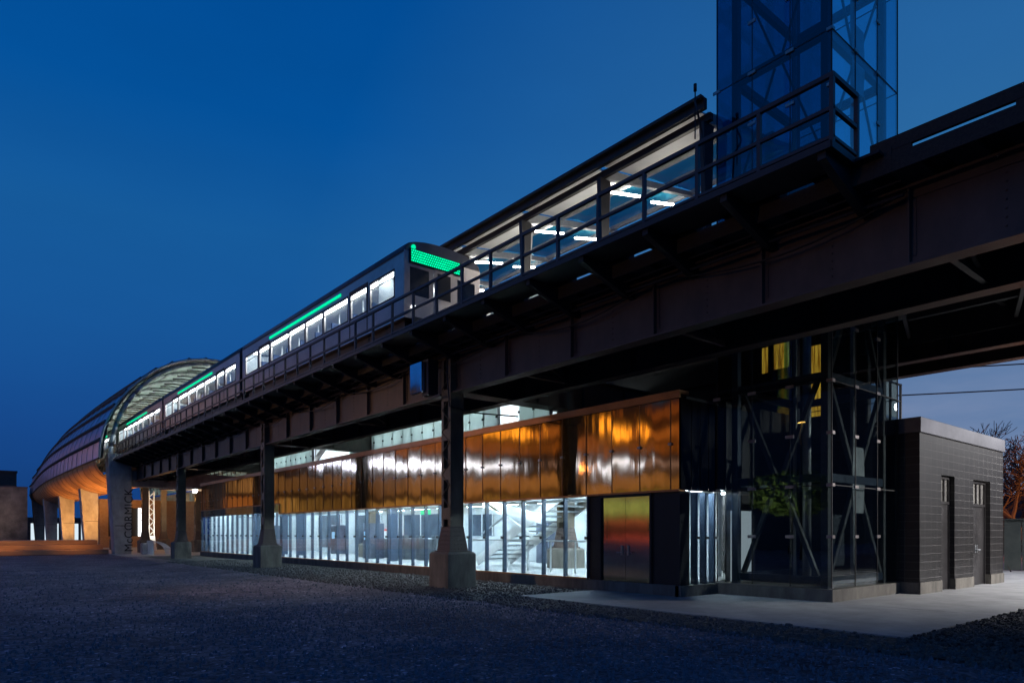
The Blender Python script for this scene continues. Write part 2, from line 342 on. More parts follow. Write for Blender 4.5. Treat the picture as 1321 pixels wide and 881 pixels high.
# ------------------------------------------------------------------ steel columns
def column_proto(X, Y, top, label):
    t = thing('steel_column', (X,Y,0), label, 'column', 'riveted steel columns of the viaduct')
    b = MB(); b.box(X-.47,X+.47,Y-.47,Y+.47,-.1,.93); b.taper((X-.47,X+.47,Y-.47,Y+.47,.93),(X-.42,X+.42,Y-.42,Y+.42,.99))
    b.build('pedestal', M['pedestal'], t)
    b = MB(); b.box(X-.36,X+.36,Y-.36,Y+.36,.99,1.03)
    b.taper((X-.315,X+.315,Y-.315,Y+.315,1.03),(X-.222,X+.222,Y-.222,Y+.222,1.70))
    for z, wd in ((1.08,.28),(1.2,.26),(1.32,.245),(1.44,.23),(1.56,.215),(1.68,.2)):
        k = .315-(z-1.03)/.67*.093
        for i in range(5):
            u = -wd+.04+(2*wd-.08)*i/4
            for (a, bb) in (((X+u, Y-k-.014, z),(X+u, Y-k+.03, z)), ((X-k-.014, Y+u, z),(X-k+.03, Y+u, z))):
                b.cyl(a, bb, .02, .026, n=6)
    b.build('column_base', M['steel'], t)
    # shaft: two flanged plates facing +-Y, channel webs with lacing on the +-X sides
    b = MB()
    b.box(X-.21,X+.21,Y-.21,Y-.17,1.7,top); b.box(X-.21,X+.21,Y+.17,Y+.21,1.7,top)
    for sx in (-1,1):
        for sy in (-1,1):
            b.box(X+sx*.21-.012,X+sx*.21+.012,Y+sy*.17-.055,Y+sy*.17+.055,1.72,top)
    b.box(X-.07,X+.07,Y-.17,Y+.17,1.7,top)
    for z in (1.9,3.0,4.1,5.2): b.box(X-.225,X+.225,Y-.205,Y+.205,z,z+.32)
    z = 1.85
    while z < top-.1:
        for u in (-.165,.165): b.cyl((X+u,Y-.223,z),(X+u,Y-.2,z),.014,.018,n=6)
        for u in (-.165,.165): b.cyl((X-.236,Y+u,z),(X-.2,Y+u,z),.014,.018,n=6)
        z += .14
    b.build('shaft', M['colsteel'], t)
    b = MB(); z = 2.25; s = 1
    while z < top-.5:
        for sx in (-1,1): b.bar((X+sx*.222,Y-s*.19,z),(X+sx*.222,Y+s*.19,z+.3),.012,.05,up=(1,0,0))
        z += .3; s = -s
    b.build('lacing', M['colsteel'], t)
    return t
c0 = column_proto(11,15.9,6.35,'nearest riveted steel column on a concrete block, in front of the copper wall')
cl_lab = ['second riveted steel column along the glazed hall front','third riveted steel column, by the far end of the copper wall']
for y, lb in zip((30.3,44.8), cl_lab): dup(c0,(11,y,0),lb)
dup(c0,(11,1.5,0),'riveted steel column just beside the viewpoint at the near end of the girder')
for y, lb in zip((17.4,31.8,46.2), ('steel column on a pale block standing inside the hall by the stair','steel column inside the middle of the hall behind the glass','steel column inside the far end of the hall behind the glass')):
    dup(c0,(16.9,y,0),lb)
for y, lb in zip((60.5,72.6), ('orange lit steel column under the viaduct just behind the lettered pier','orange lit steel column further back under the viaduct')): dup(c0,(12.2,y,0),lb)
for y, lb in zip((59.5,71.0,), ('orange lit steel column under the viaduct middle, right of the pale lattice post','farthest steel column under the viaduct middle')): dup(c0,(15.9,y,0),lb)
# pale, floodlit lattice post
t = thing('lattice_post',(13.8,66,0),'pale floodlit lattice post standing on the plaza under the viaduct','post')
b = MB(); b.taper((13.4,14.2,65.8,66.2,0),(13.55,14.05,65.85,66.15,1.3))
b.build('post_base', M['white'], t)
b = MB()
for sx in (-1,1): b.box(13.8+sx*.2-.04,13.8+sx*.2+.04,65.9,66.1,1.3,5.2)
z=1.3; s=1
while z < 5: b.bar((13.8-.2*s,66,z),(13.8+.2*s,66,z+.42),.1,.06); z+=.42; s=-s
b.build('lattice', M['white'], t)

# ------------------------------------------------------------------ viaduct decks
def deck(label, xa, xb, tie0, tie1, zb1, zb2, y0=-9, y1=58.5, far=False):
    t = thing('track_deck', ((xa+xb)/2, y0, 5.4), label, 'railway viaduct', 'track decks of the elevated railway')
    for X, zb in ((xa,zb1),(xb,zb2)):
        seg = [-12.9,1.5,15.9,30.3,44.8,59.2]
        for a, c in zip(seg, seg[1:]):
            m = MB(); m.box(X-.01,X+.01,a+.06,c-.06,zb+.04,6.56)
            m.box(X-.17,X+.17,a+.05,c-.05,zb,zb+.035); m.box(X-.17,X+.17,a+.05,c-.05,6.555,6.60)
            for sgn in (-1,1):   # flange angles
                m.box(min(X+sgn*.012,X+sgn*.03),max(X+sgn*.012,X+sgn*.03),a+.06,c-.06,zb+.036,zb+.16)
                m.box(min(X+sgn*.012,X+sgn*.03),max(X+sgn*.012,X+sgn*.03),a+.06,c-.06,6.44,6.554)
            k = int((c-a)/2.28)
            for i in range(0,k+1):
                y = a+.15+(c-a-.3)*i/k
                for sgn in (-1,1):
                    m.box(min(X+sgn*.031,X+sgn*.13),max(X+sgn*.031,X+sgn*.13),y-.012,y+.012,zb+.036,6.553)
                    m.box(min(X+sgn*.013,X+sgn*.028),max(X+sgn*.013,X+sgn*.028),y-.07,y+.07,zb+.17,6.43)
                if i < k and sgn:
                    yy = y+(c-a-.3)/k/2; z = zb+.22
                    if X == xa and not far and a < 40:
                        while z < 6.4: m.cyl((X-.026,yy,z),(X-.008,yy,z),.012,.018,n=5); z += .12
            m.build('plate_girder', M['steel'], t)
    # cross frames between girders
    y = -6.0
    while y < 58:
        m = MB(); m.bar((xa+.15,y,6.35),(xb-.15,y,6.35),.1,.1); m.bar((xa+.15,y,max(zb1,zb2)+.15),(xb-.15,y,max(zb1,zb2)+.15),.1,.1)
        m.bar((xa+.15,y,6.3),(xb-.15,y,max(zb1,zb2)+.2),.07,.07); m.build('cross_frame', M['steel'], t)
        y += 4.8
    first = None; y = -5.0; k = 0
    while y < 58 and k < 95:
        if first is None:
            m = MB(); m.box(tie0,tie1,y-.2,y+.2,6.61,6.80); first = m.build('railway_tie', M['wood'], t)
        else:
            o = first.copy(); col.objects.link(o); o.parent = t; o.location = (0, y+5.0, 0)
            if far is False and k % 5 == 2: o.scale = (1,1,1)
        y += .68; k += 1
    cx = (tie0+tie1)/2
    if not far:
        m = MB(); m.box(tie0-.045,tie0-.003,y0,4.0,6.60,6.845)
        y = 4.003
        while y < 58:
            m.box(tie0-.045,tie0-.003,y,y+1.0,6.60,6.955); m.box(tie0-.045,tie0-.003,y+1.0,y+1.57,6.60,6.86); y += 1.57
        m.build('edge_timber', M['wood'], t)
    else:
        m = MB(); m.box(tie0-.045,tie0-.003,y0,58,6.4,7.1); m.box(tie1+.003,tie1+.045,y0,58,6.4,7.1); m.build('edge_timber', M['black'], t)
    m = MB(); m.box(tie0+.005,tie1-.005,y0,58,6.70,6.72); m.build('deck_plank', M['wood'], t)
    for sx in (-.7175,.7175):
        m = MB(); X = cx+sx; m.box(X-.07,X+.07,y0,y1,6.803,6.82); m.box(X-.01,X+.01,y0,y1,6.82,6.92); m.box(X-.035,X+.035,y0,y1,6.92,6.96)
        m.build('running_rail', M['dark'], t)
    m = MB(); m.box(tie0-.03,tie0+.03,y0,4.3,6.915,7.10)
    if not far:
        for yy in (-4,2.4,3.9): m.box(tie0-.025,tie0+.025,yy-.15,yy+.15,6.8,6.914)
        m.build('guard_timber', M['wood'], t)
    else: m.bm.free()
    return t
deck('near elevated track deck with long riveted dark girders above the gravel lot', 11,13.05,10.32,13.35,5.42,5.42)
deck('far elevated track deck beyond the glass lift tower', 19.8,21.5,19.35,22.35,6.05,6.05, far=True)
# cross girders (column caps)
for y, lb in zip((1.5,15.9,30.3,44.8),('cross girder over the viewpoint column','cross girder on top of the nearest riveted column','cross girder on top of the second riveted column','cross girder on top of the third riveted column')):
    m = MB()
    for yy in (y-.2,y+.2): m.box(11.2,21.3,yy-.01,yy+.01,5.5,6.5)
    m.box(11.2,21.3,y-.3,y+.3,5.46,5.498); m.box(11.2,21.3,y-.3,y+.3,6.502,6.54)
    for k in range(5): m.box(12+k*2,12.03+k*2,y-.29,y+.29,5.5,6.5)
    tag(m.build('cross_girder', M['steel']), lb, 'girder', 'cross girders under the tracks')
# lateral bracing under the deck at the right
m = MB()
for k in range(5):
    y = -4+k*2.3
    m.bar((13.2,y,6.6),(19.7,y+2.0,6.6),.08,.08)
for xx in (14.4,16.4,18.2): m.bar((xx,-8,6.9),(xx,6.7,6.9),.15,.35)
for k in range(7): m.bar((13.2,-7+k*2,6.98),(19.6,-7+k*2,6.98),.12,.2)
tag(m.build('bracing_frame', M['dark']), 'dark lateral bracing frame linking the two track decks beside the lift tower', 'bracing')

# ------------------------------------------------------------------ service walkway with railing
t = thing('service_walkway',(9.6,4.45,6.8),'dark steel service walkway with pipe railing along the near track','walkway')
m = MB()
m.box(9.42,10.2,4.45,57,6.86,6.90); m.box(9.40,9.418,4.45,57,6.84,6.94); m.box(9.42,10.2,4.432,4.449,6.84,6.94)
m.build('walkway_deck', M['dark'], t)
first = None
for i in range(34):
    y = 4.6+i*1.57
    if first is None:
        m = MB(); m.prism([(9.45,y-.06,6.855),(10.98,y-.06,6.855),(10.98,y-.06,6.35),(10.7,y-.06,6.35),(9.45,y-.06,6.74)],(0,.12,0))
        m.box(10.1,10.4,y-.5,y+.5,6.86,6.90)
        first = m.build('bracket', M['black'], t)
    else:
        o = first.copy(); col.objects.link(o); o.parent = t; o.location = (0,y-4.6,0)
first = None
ys_ = [4.47+i*1.105 for i in range(48)]
for i, y in enumerate(ys_):
    if first is None:
        m = MB(); m.box(9.46,9.52,y-.03,y+.03,6.91,7.86); first = m.build('railing_post', M['rail_paint'], t)
    else:
        o = first.copy(); col.objects.link(o); o.parent = t; o.location = (0,y-ys_[0],0)
for z, r_ in ((7.88,.032),(7.42,.026),(7.02,.022)):
    m = MB(); m.bar((9.49,4.44,z),(9.49,57,z),2*r_,2*r_); m.bar((9.49,4.47,z+.003),(10.25,4.47,z+.003),2*r_,2*r_); m.build('handrail', M['rail_paint'], t)
m = MB(); m.box(10.22,10.28,4.44,4.50,6.91,7.9); m.build('railing_post', M['rail_paint'], t)

# cable hanging along the girder
m = MB(); pts = []
for i in range(0,120):
    y = 4+i*.45; ph = ((y-4)%4.6)/4.6
    pts.append((10.80, y, 6.52-.34*4*ph*(1-ph)+.03*math.sin(y)))
m.path(pts,.016,5); tag(m.build('hanging_cable', M['black']), 'black cable drooping along the outside of the near girder', 'cable')
m = MB(); m.path([(10.7,4,6.42),(10.7,30,6.45),(10.7,57,6.42)],.03,6); m.path([(10.62,4,6.60),(10.62,57,6.60)],.022,6)
tag(m.build('conduit', M['dark']), 'thin straight conduit run along the girder top flange', 'conduit')
# small sign box on the girder left of the first column
t = thing('signal_cabinet',(10.62,16.9,5.5),'small box with a blue reflective face fixed beside the nearest column','box')
m = MB(); m.box(10.45,10.78,16.3,16.62,5.40,6.42); m.build('cabinet', M['dark'], t)
m = MB(); m.box(10.3,10.44,16.45,17.05,5.50,6.36); m.build('reflective_face', metal_sheet('mirror_face',(.75,.85,1.0),.08,.2,1.5,0), t, .02)
m = MB(); m.bar((10.6,16.5,5.35),(10.6,15.9,5.35),.06,.06); m.bar((10.6,16.6,6.45),(10.95,16.6,6.45),.05,.05); m.build('mounting_bar', M['dark'], t)
m = MB(); m.path([(10.7,15.7,6.5),(10.62,15.6,5.8),(10.66,15.55,5.0),(11.5,15.5,4.9),(13,15.4,4.95)],.02,6)
tag(m.build('loose_cable', M['black']),'loose black cable looping round the top of the nearest column','cable')

# ------------------------------------------------------------------ copper fronted station hall
X = 13.3
t = thing('station_hall',(X,9.85,0),'long station hall with copper upper wall over a white lit glass front','station building')
m = MB(); m.box(X-.05,X+.12,9.85,49.1,-.05,.27); m.box(X-.05,14.75,9.78,9.95,-.05,.268); m.build('plinth', M['pedestal'], t)
m = MB(); m.box(X-.02,X+.1,12.9,49.05,.272,.31); m.build('sill', M['copperplain'], t)
m = MB(); m.box(X+.05,X+.3,9.9,49,2.62,4.66); m.box(X+.021,X+.3,9.9,34.9,2.503,2.618); m.box(X+.021,X+.3,34.9,49,3.023,3.1); m.box(X+.31,19.7,9.95,10.1,2.62,4.66); m.box(19.5,19.7,10.2,49,0,4.66)
m.box(X+.31,19.4,48.8,49,2.7,4.66)
m.build('wall', M['dark'], t)
m = MB(); m.box(X+.32,19.75,9.9,49.0,4.665,4.78); m.build('roof', M['dark'], t)
m = MB(); m.box(19.5,19.7,10.1,49,4.785,7.42); m.build('roof_backing_wall', M['dark'], t)  # dark wall added above the roof to keep the view behind dark
m = MB(); m.box(X-.05,X+.32,9.83,49.1,4.79,4.88); m.box(X-.045,X-.005,9.83,49.1,4.70,4.789); m.build('coping', M['copperplain'], t)
# copper sheets
seams = [9.87,10.12,11.06]+[11.06+.925*(i+1) for i in range(41)]
for i, (a, c) in enumerate(zip(seams, seams[1:])):
    if c > 49.2: break
    zb = 2.55 if a < 34.9 else 3.08
    m = MB(); bw = random.uniform(-.006,.006); tl = random.uniform(-.004,.004)
    rows = []
    for k in range(7):
        z = zb+(4.69-zb)*k/6
        rows.append([(X+.005+bw*math.sin(math.pi*k/6)+tl*(k/6-.5)+random.uniform(-.0005,.0005), a+.008+(c-a-.016)*j/6, z) for j in range(7)])
    m.grid(rows); o = m.build('copper_panel', M['copper'], t)
# joint battens and clips
m0 = c0_ = None
for i, a in enumerate(seams):
    if a > 49: break
    if i == 0: continue
    zb = 2.53 if a < 34.9 else 3.06
    m = MB(); m.box(X-.012,X+.0,a-.006,a+.006,zb,4.70); m.build('seam_batten', M['copperplain'], t)
    m = MB(); m.box(X-.045,X-.013,a-.045,a+.045,3.60,3.66); m.build('panel_clip', M['clip'], t)
m = MB(); m.box(X-.03,X+.2,9.87,34.95,2.50,2.545); m.build('head_trim', M['copperplain'], t)
m = MB(); m.box(X-.03,X+.2,34.95,49.1,3.02,3.06); m.box(X-.03,X-.005,34.9,34.94,2.5,3.06); m.build('head_trim', M['copperplain'], t)
# glass sheets and fins
gl = [12.9+ .905*i for i in range(41)]
for a, c in zip(gl, gl[1:]):
    if c > 49.3: break
    zt = 2.50 if c < 35.3 else 3.02
    m = MB(); m.box(X,X+.014,a+.006,c-.006,.31,zt); m.build('glass_panel', M['glass'], t)
for a in gl:
    if a > 49.2: break
    zt = 2.50 if a < 35 else 3.02
    m = MB(); m.box(X+.03,X+.16,a-.022,a+.022,.31,zt); m.build('mullion', M['mullion'], t)
    m = MB(); m.box(X-.03,X+.03,a-.05,a+.05,1.34,1.42); m.build('glass_clip', M['black'], t)
# end face, looking towards the viewer
for a, c in ((13.7,14.03),(14.03,14.40),(14.40,14.78)):
    m = MB(); m.box(a+.008,c-.008,9.86,9.875,.27,2.5); m.build('glass_panel', M['glass'], t)
    m = MB(); m.box(c-.035,c+.03,9.89,10.05,.27,2.5); m.build('mullion', M['mullion'], t)
    m = MB(); m.box(c-.05,c+.02,9.82,9.858,1.36,1.43); m.build('glass_clip', M['black'], t)
m = MB()
for a, c in ((13.36,13.75),(13.77,14.1),(14.12,14.45),(14.47,14.8)): m.box(a,c,9.86,9.88,2.53,4.70)
m.build('dark_cladding', metal_sheet('dark_bronze',(.10,.085,.08),.16,.3,1.4,.1), t)
m = MB(); m.box(X+.02,13.7,9.87,9.95,.27,2.5); m.build('dark_cladding', M['black'], t)
# door recess + double door
m = MB(); m.box(X+.1,X+.3,12.40,12.88,0,2.5); m.box(X+.05,X+.3,9.9,10.74,.0,2.5); m.box(X+.0,X+.12,12.38,12.45,.0,2.5); m.box(X+.0,X+.12,10.70,10.76,.0,2.5); m.box(X-.01,X+.3,10.765,12.375,2.44,2.50)
m.box(X+.3,X+.4,10.7,12.45,0,2.5)
m.build('door_frame', M['black'], t)
dd = bpy.data.objects.new('double_door', None); col.objects.link(dd); dd.parent = t; dd.location = (0,0,0)
dl = []
for a, c in ((10.77,11.57),(11.578,12.37)):
    m = MB(); m.box(X+.06,X+.1,a,c,.02,2.43); lf = m.build('door_leaf', M['steeldoor'], dd); dl.append(lf)
for lf, y in zip(dl,(11.47,11.68)):
    m = MB(); m.box(X+.03,X+.062,y-.025,y+.025,.95,1.2); m.cyl((X+.04,y,1.02),(X-.0,y,1.02),.012,n=6); m.cyl((X-.0,y,1.02),(X-.0,y+(.14 if y>11.57 else -.14),1.02),.013,n=6); m.build('door_handle', M['clip'], lf)
# interior
m = MB(); m.box(X+.3,19.45,10.25,48.7,.2,.29); m.build('hall_floor', M['floorin'], t)
m = MB(); m.box(X+.31,19.45,10.2,34.9,2.78,2.9); m.box(X+.31,19.45,34.95,48.7,3.25,3.35); m.build('hall_ceiling', M['white'], t)
m = MB(); m.box(19.3,19.48,14,48.6,.3,2.77); m.box(X+.4,19.3,48.4,48.6,.3,3.2); m.box(13.65,14.9,10.75,10.85,.3,2.7); m.build('hall_wall', M['whitewall'], t)
m = MB(); m.box(16.6,16.75,11.0,14.5,.3,2.7); m.build('hall_wall', M['whitewall'], t)
# dark window openings in the rear wall
for k, (a, c, z0, z1) in enumerate(((29,32.5,1.0,2.5),(35,38,.7,2.6),(40.2,43.6,.6,2.7),(24.6,26.2,1.4,2.4))):
    m = MB(); m.box(19.255,19.295,a,c,z0,z1); o = m.build('rear_window', surf('rear_glass%d'%k,(.03,.045,.07),(.10,.13,.17),.15,nscale=.8,bump=0), t)
    m = MB()
    for yy in (a,(a+c)/2,c): m.box(19.22,19.253,yy-.03,yy+.03,z0,z1)
    m.build('frame', M['white'], o)
# ceiling light troughs
first = None
for yk in range(16):
    y = 11.3+yk*2.35; z = 2.70 if y < 34 else 3.17
    for xx in (14.6,17.8):
        m = MB(); m.box(xx-.09,xx+.09,y,y+1.5,z-.03,z+.01); m.build('ceiling_light', M['tubein'], t)
m = MB(); m.box(13.95,14.55,10.3,10.6,2.60,2.64); m.build('ceiling_light', M['tubein'], t)
# exit sign, red and white notice, fare gates, ceiling pipes
m = MB(); m.box(15.2,15.25,23.6,24.3,2.28,2.5); m.build('exit_sign', M['exit'], t)
m = MB(); m.box(18.9,18.95,32.6,35.8,1.05,1.75); o = m.build('notice_board', surf('notice_red',(.55,.03,.03),(.65,.05,.05),.5,bump=0), t)
m = MB(); m.box(18.86,18.895,33.0,34.0,1.15,1.65); m.box(18.86,18.895,34.4,35.4,1.3,1.5); m.build('notice_panel', M['white'], o)
for k in range(5):
    y = 25+k*1.3; m = MB(); m.box(16.4,17.9,y,y+.28,.3,1.28); m.box(16.35,16.6,y-.03,y+.31,1.28,1.42); m.build('fare_gate', surf('gate_steel%d'%k,(.10,.12,.14),(.22,.24,.26),.3,metal=.6,bump=0), t, .02)
for y, xx in ((20.2,18.6),(29.5,15.6),(37.4,17.6),(41.5,15.4)):
    m = MB(); m.box(xx,xx+.8,y,y+.7,.3,2.0); o = m.build('ticket_machine', surf('machine%d'%int(y),(.05,.06,.09),(.12,.14,.19),.35,metal=.3,bump=0), t, .02)
    m = MB(); m.box(xx-.012,xx-.002,y+.15,y+.55,1.2,1.6); m.build('machine_screen', emis('screen%d'%int(y),(.5,.75,1),1.2), o)
for xx in (15.3,16.2): 
    m = MB(); m.cyl((xx,11,2.62),(xx,48,2.62),.05,n=8); m.build('ceiling_pipe', M['galv'], t)
# far-left ochre base band + pale inner columns
for y in (22.0,26.4,36.5,39.0,43.5): 
    m = MB(); m.box(15.0,15.35,y,y+.35,.3,2.78 if y<34 else 3.2); m.build('inner_post', M['mullion'], t)
# stair inside, rising towards the near end
st = thing('staircase',(17.6,20.4,.3),'pale steel stair with sloping stringers rising behind the hall glass by the inner column','staircase')
for xx in (15.6,17.2):
    m = MB(); m.bar((xx,20.9,.45),(xx,16.2,3.0-.2),.05,.34,up=(0,0,1)); m.build('stringer', M['white'], st)
for k in range(13):
    y = 20.6-k*.34; z = .52+k*.172
    m = MB(); m.box(15.63,17.17,y-.16,y+.14,z,z+.05); m.build('tread', M['galv'], st)
m = MB(); m.bar((15.6,20.6,1.5),(15.6,17.9,2.75),.05,.05); m.build('handrail', M['galv'], st)
m = MB(); m.bar((14.9,19.6,2.6),(14.9,16.4,1.95),.05,.30); m.bar((14.9,19.4,2.6),(14.9,16.9,1.4),.05,.10); m.build('landing_beam', M['white'], st)
# inner guard rail
gr_ = thing('guard_rail',(14.6,16,.3),'thin white guard rail on the hall floor behind the front glass','railing')
m = MB()
for k in range(7): m.box(14.68,14.72,13.6+k*1.1,13.64+k*1.1,.3,1.25)
m.build('rail_post', M['white'], gr_)
m = MB(); m.bar((14.7,13.5,1.27),(14.7,20.4,1.27),.05,.05); m.build('handrail', M['white'], gr_)

# stair enclosures above the copper roof
def enclosure(y0, y1, label, n):
    t = thing('stair_enclosure',(16,y0,4.8),label,'glazed enclosure','glazed stair enclosures on the hall roof')
    st_ = (y1-y0)/n
    for k in range(n):
        m = MB(); m.box(16,16.015,y0+k*st_+.01,y0+(k+1)*st_-.01,4.8,7.5); m.build('glass_panel', M['frost'], t)
    for k in range(n+1):
        m = MB(); m.box(16.03,16.15,y0+k*st_-.025,y0+k*st_+.025,4.8,7.5); m.build('mullion', M['galv'], t)
        m = MB(); m.box(15.97,15.998,y0+k*st_-.05,y0+k*st_+.05,5.86,5.94); m.build('glass_clip', M['black'], t)
    m = MB(); m.box(18.9,19.0,y0,y1,4.8,7.5); m.box(16.2,18.85,y1,y1+.1,4.8,7.5); m.build('rear_wall', M['whitewall'], t)
    m = MB(); m.bar((17.6,y0+.8,7.2),(17.6,y1-.8,4.9),.1,.35); m.build('stringer', M['dark'], t)
    for k in range(max(2,int((y1-y0)/3))):
        y = y0+1+k*3
        if y+1.4 > y1: break
        m = MB(); m.box(17.3,17.45,y,y+1.4,7.3,7.34); m.build('tube_light', M['tubein'], t)
        m = MB(); m.box(17.3,17.45,y,y+1.4,5.0,5.04) ; m.build('tube_light', M['tubein'], t)
for yy_l in (22,25.5,29,38.5,41.5,18.1): lamp('stair_glow','POINT',(17.4,yy_l,6.0),110,(.86,.95,.97),None,.3)  # point lights added to brighten the glass enclosures
enclosure(20.2,32.4,'long row of pale lit glass panels above the copper wall, left of the nearest column',14)
enclosure(37.2,43.2,'short row of pale lit glass panels above the copper wall near the second column',8)
enclosure(17.3,18.9,'smallest group of pale lit glass panes just right of the nearest column',2)

# ------------------------------------------------------------------ lift tower
x0, x1, y0, y1 = 14.8, 18.28, 6.98, 9.84
t = thing('lift_tower',((x0+x1)/2,(y0+y1)/2,0),'tall blue glass lift tower with clipped panes rising through the viaduct','lift tower')
m = MB(); m.box(x0-.04,x1+.04,y0-.04,y1+.0,-.03,.28); m.build('plinth', M['pedestal'], t)
lv = [.30,2.56,4.83,7.42,10.05,12.47,14.9,17.3]
xx_ = [x0,15.96,17.12,x1]; yy_ = [y0,7.93,8.88,y1]
for a, c in zip(lv, lv[1:]):
    for i in range(3):
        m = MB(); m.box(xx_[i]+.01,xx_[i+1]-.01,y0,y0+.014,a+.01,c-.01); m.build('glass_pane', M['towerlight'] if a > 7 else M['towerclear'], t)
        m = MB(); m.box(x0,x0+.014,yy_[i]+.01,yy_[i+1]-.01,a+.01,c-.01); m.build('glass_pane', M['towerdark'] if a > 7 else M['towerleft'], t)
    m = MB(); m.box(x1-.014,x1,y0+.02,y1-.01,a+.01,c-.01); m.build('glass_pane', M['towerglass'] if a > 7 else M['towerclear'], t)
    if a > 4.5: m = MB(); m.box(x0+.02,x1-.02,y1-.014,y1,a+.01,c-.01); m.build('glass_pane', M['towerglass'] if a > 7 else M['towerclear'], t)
m = MB()
for z in lv[1:]:
    m.box(x0-.006,x0+.02,y0,y1,z-.009,z+.009); m.box(x0,x1,y0-.006,y0+.02,z-.0085,z+.0085); m.box(x1-.02,x1+.006,y0,y1,z-.0088,z+.0088)
for xx in xx_[1:3]: m.box(xx-.008,xx+.008,y0-.004,y0+.016,.3,17.3)
for yy in yy_[1:3]: m.box(x0-.004,x0+.016,yy-.008,yy+.008,.3,17.3)
for xx, yy in ((x0,y0),(x1,y0),(x0,y1)): m.box(xx-.012,xx+.012,yy-.012,yy+.012,.3,17.3)
m.build('pane_joint', M['black'], t)
for zi, z in enumerate(lv[1:]):
    for zc in (z,(z+lv[zi])/2):
        for yy in yy_[:3]+([yy_[3]] if zc == z else []):
            m = MB(); m.box(x0-.035,x0-.005,max(y0,yy-.1),yy+.1,zc-.035,zc+.035); m.build('pane_clip', M['clip'], t)
        for xx in xx_[:3]:
            m = MB(); m.box(max(x0,xx-.09) if xx>x0 else x0-.03,xx+.09,y0-.035,y0-.005,zc-.034,zc+.034); m.build('pane_clip', M['clip'], t)
# steel frame inside
fx0, fx1, fy0, fy1 = 15.04, 17.95, 7.22, 9.45
for a in (fx0,fx1):
    for c in (fy0,fy1):
        m = MB(); m.box(a-.08,a+.08,c-.08,c+.08,.28,17.0); m.build('frame_post', M['frame'] if c==fy0 else M['mullion'], t)
fl = [.45,2.75,5.0,7.6,10.2,12.6,15.0,17.0]
m = MB()
for z in fl:
    m.bar((fx0+.1,fy0,z),(fx1-.1,fy0,z),.14,.18); m.bar((fx0+.1,fy1,z),(fx1-.1,fy1,z),.14,.18)
    m.bar((fx0,fy0+.1,z),(fx0,fy1-.1,z),.14,.18); m.bar((fx1,fy0+.1,z),(fx1,fy1-.1,z),.14,.18)
m.build('frame_beam', M['mullion'], t)
m = MB(); g_ = MB()
for k, (a, c) in enumerate(zip(fl, fl[1:])):
    up = k % 2 == 0
    za, zc = (a+.1, c-.15) if up else (c-.1, a+.15)
    mx_, my_ = (fx0+fx1)/2, (fy0+fy1)/2
    for sx in (-1,1):
        bw_ = .1 if k < 3 else .045
        m.bar((mx_+sx*1.32,fy0,za),(mx_+sx*.12,fy0,zc),bw_,bw_)
        if k != 2:
            m.bar((fx0,my_+sx*.92,za),(fx0,my_+sx*.1,zc),bw_,bw_)
    g_.prism([(mx_-.32,fy0-.075,c-.1 if up else a+.1),(mx_+.32,fy0-.075,c-.1 if up else a+.1),(mx_+.26,fy0-.075,zc-(.62 if up else -.62)),(mx_-.26,fy0-.075,zc-(.62 if up else -.62))],(0,.012,0))
m.build('brace', M['frame'], t); g_.build('gusset_plate', M['galv'], t)
m = MB(); m.box(15.75,17.3,7.75,9.1,7.9,10.3); m.box(15.9,17.2,7.85,9.0,10.3,10.5); o = m.build('lift_car', M['dark'], t, .03)
m = MB(); m.cyl((16.5,8.4,.3),(16.5,8.4,7.9),.1,n=12); m.build('lift_piston', M['galv'], t)
m = MB()
for yy in (7.7,9.2): m.box(17.4,17.46,yy-.04,yy+.04,.3,17)
m.build('guide_rail', M['galv'], t)
m = MB(); m.cyl((17.95,9.6,5),(17.95,9.6,17),.17,n=14); m.build('glass_tube', M['towerglass'], t)  # round tube in the tinted pane glass
m = MB(); m.box(15.2,16.1,9.68,9.72,.3,2.08); m.build('lift_door', emis('lift_door_glow',(.70,.82,.92),.55), t)  # emission stands in for light on the door
m = MB(); m.box(15.05,18.2,9.74,9.78,.29,4.8); m.build('shaft_wall', M['dark'], t)

# ------------------------------------------------------------------ dark block service building
def curtain_mat():
    m, nt, out = newmat('amber_curtain'); L = nt.links.new
    n = N(nt, 'ShaderNodeTexNoise', Scale=1, Detail=3); L(pos(nt, (1,22,1.0)), n.inputs['Vector'])
    cr = N(nt, 'ShaderNodeValToRGB'); cr.color_ramp.elements[0].position = .38; cr.color_ramp.elements[1].position = .62
    cr.color_ramp.elements[0].color = (.25,.09,.005,1); cr.color_ramp.elements[1].color = (1,.55,.06,1); L(n.outputs['Fac'], cr.inputs[0])
    e = N(nt, 'ShaderNodeEmission', Strength=1.6); L(cr.outputs[0], e.inputs[0]); L(e.outputs[0], out.inputs[0]); return m
amberw = curtain_mat()
X0, X1, Y0, Y1, H = 18.36, 24.93, 6.5, 12.0, 3.98
t = thing('service_building',((X0+X1)/2,Y0,0),'small dark glazed block building with two recessed steel doors and metal parapet','building')
ds = [(19.80,20.76),(22.23,23.71)]
m = MB(); cur = X0
for a, c in ds+[(X1,X1)]:
    m.box(cur,a,Y0,Y0+.3,.30,H)
    if c > a: m.box(a,c,Y0,Y0+.3,3.02,H)
    cur = c
m.box(X0,X0+.3,Y0+.3,Y1,.30,H); m.box(X1-.3,X1,Y0+.3,Y1,.30,H); m.box(X0+.3,X1-.3,Y1-.3,Y1,.3,H)
m.build('block_wall', M['block'], t)
m = MB(); cur = X0-.02
for a, c in ds+[(X1+.02,X1)]:
    m.box(cur,a,Y0-.025,Y0+.3,-.02,.298); cur = c
m.box(X0-.02,X0+.3,Y0+.3,Y1,-.02,.298); m.box(X1-.3,X1+.02,Y0+.3,Y1,-.02,.298)
m.build('plinth', M['pedestal'], t)
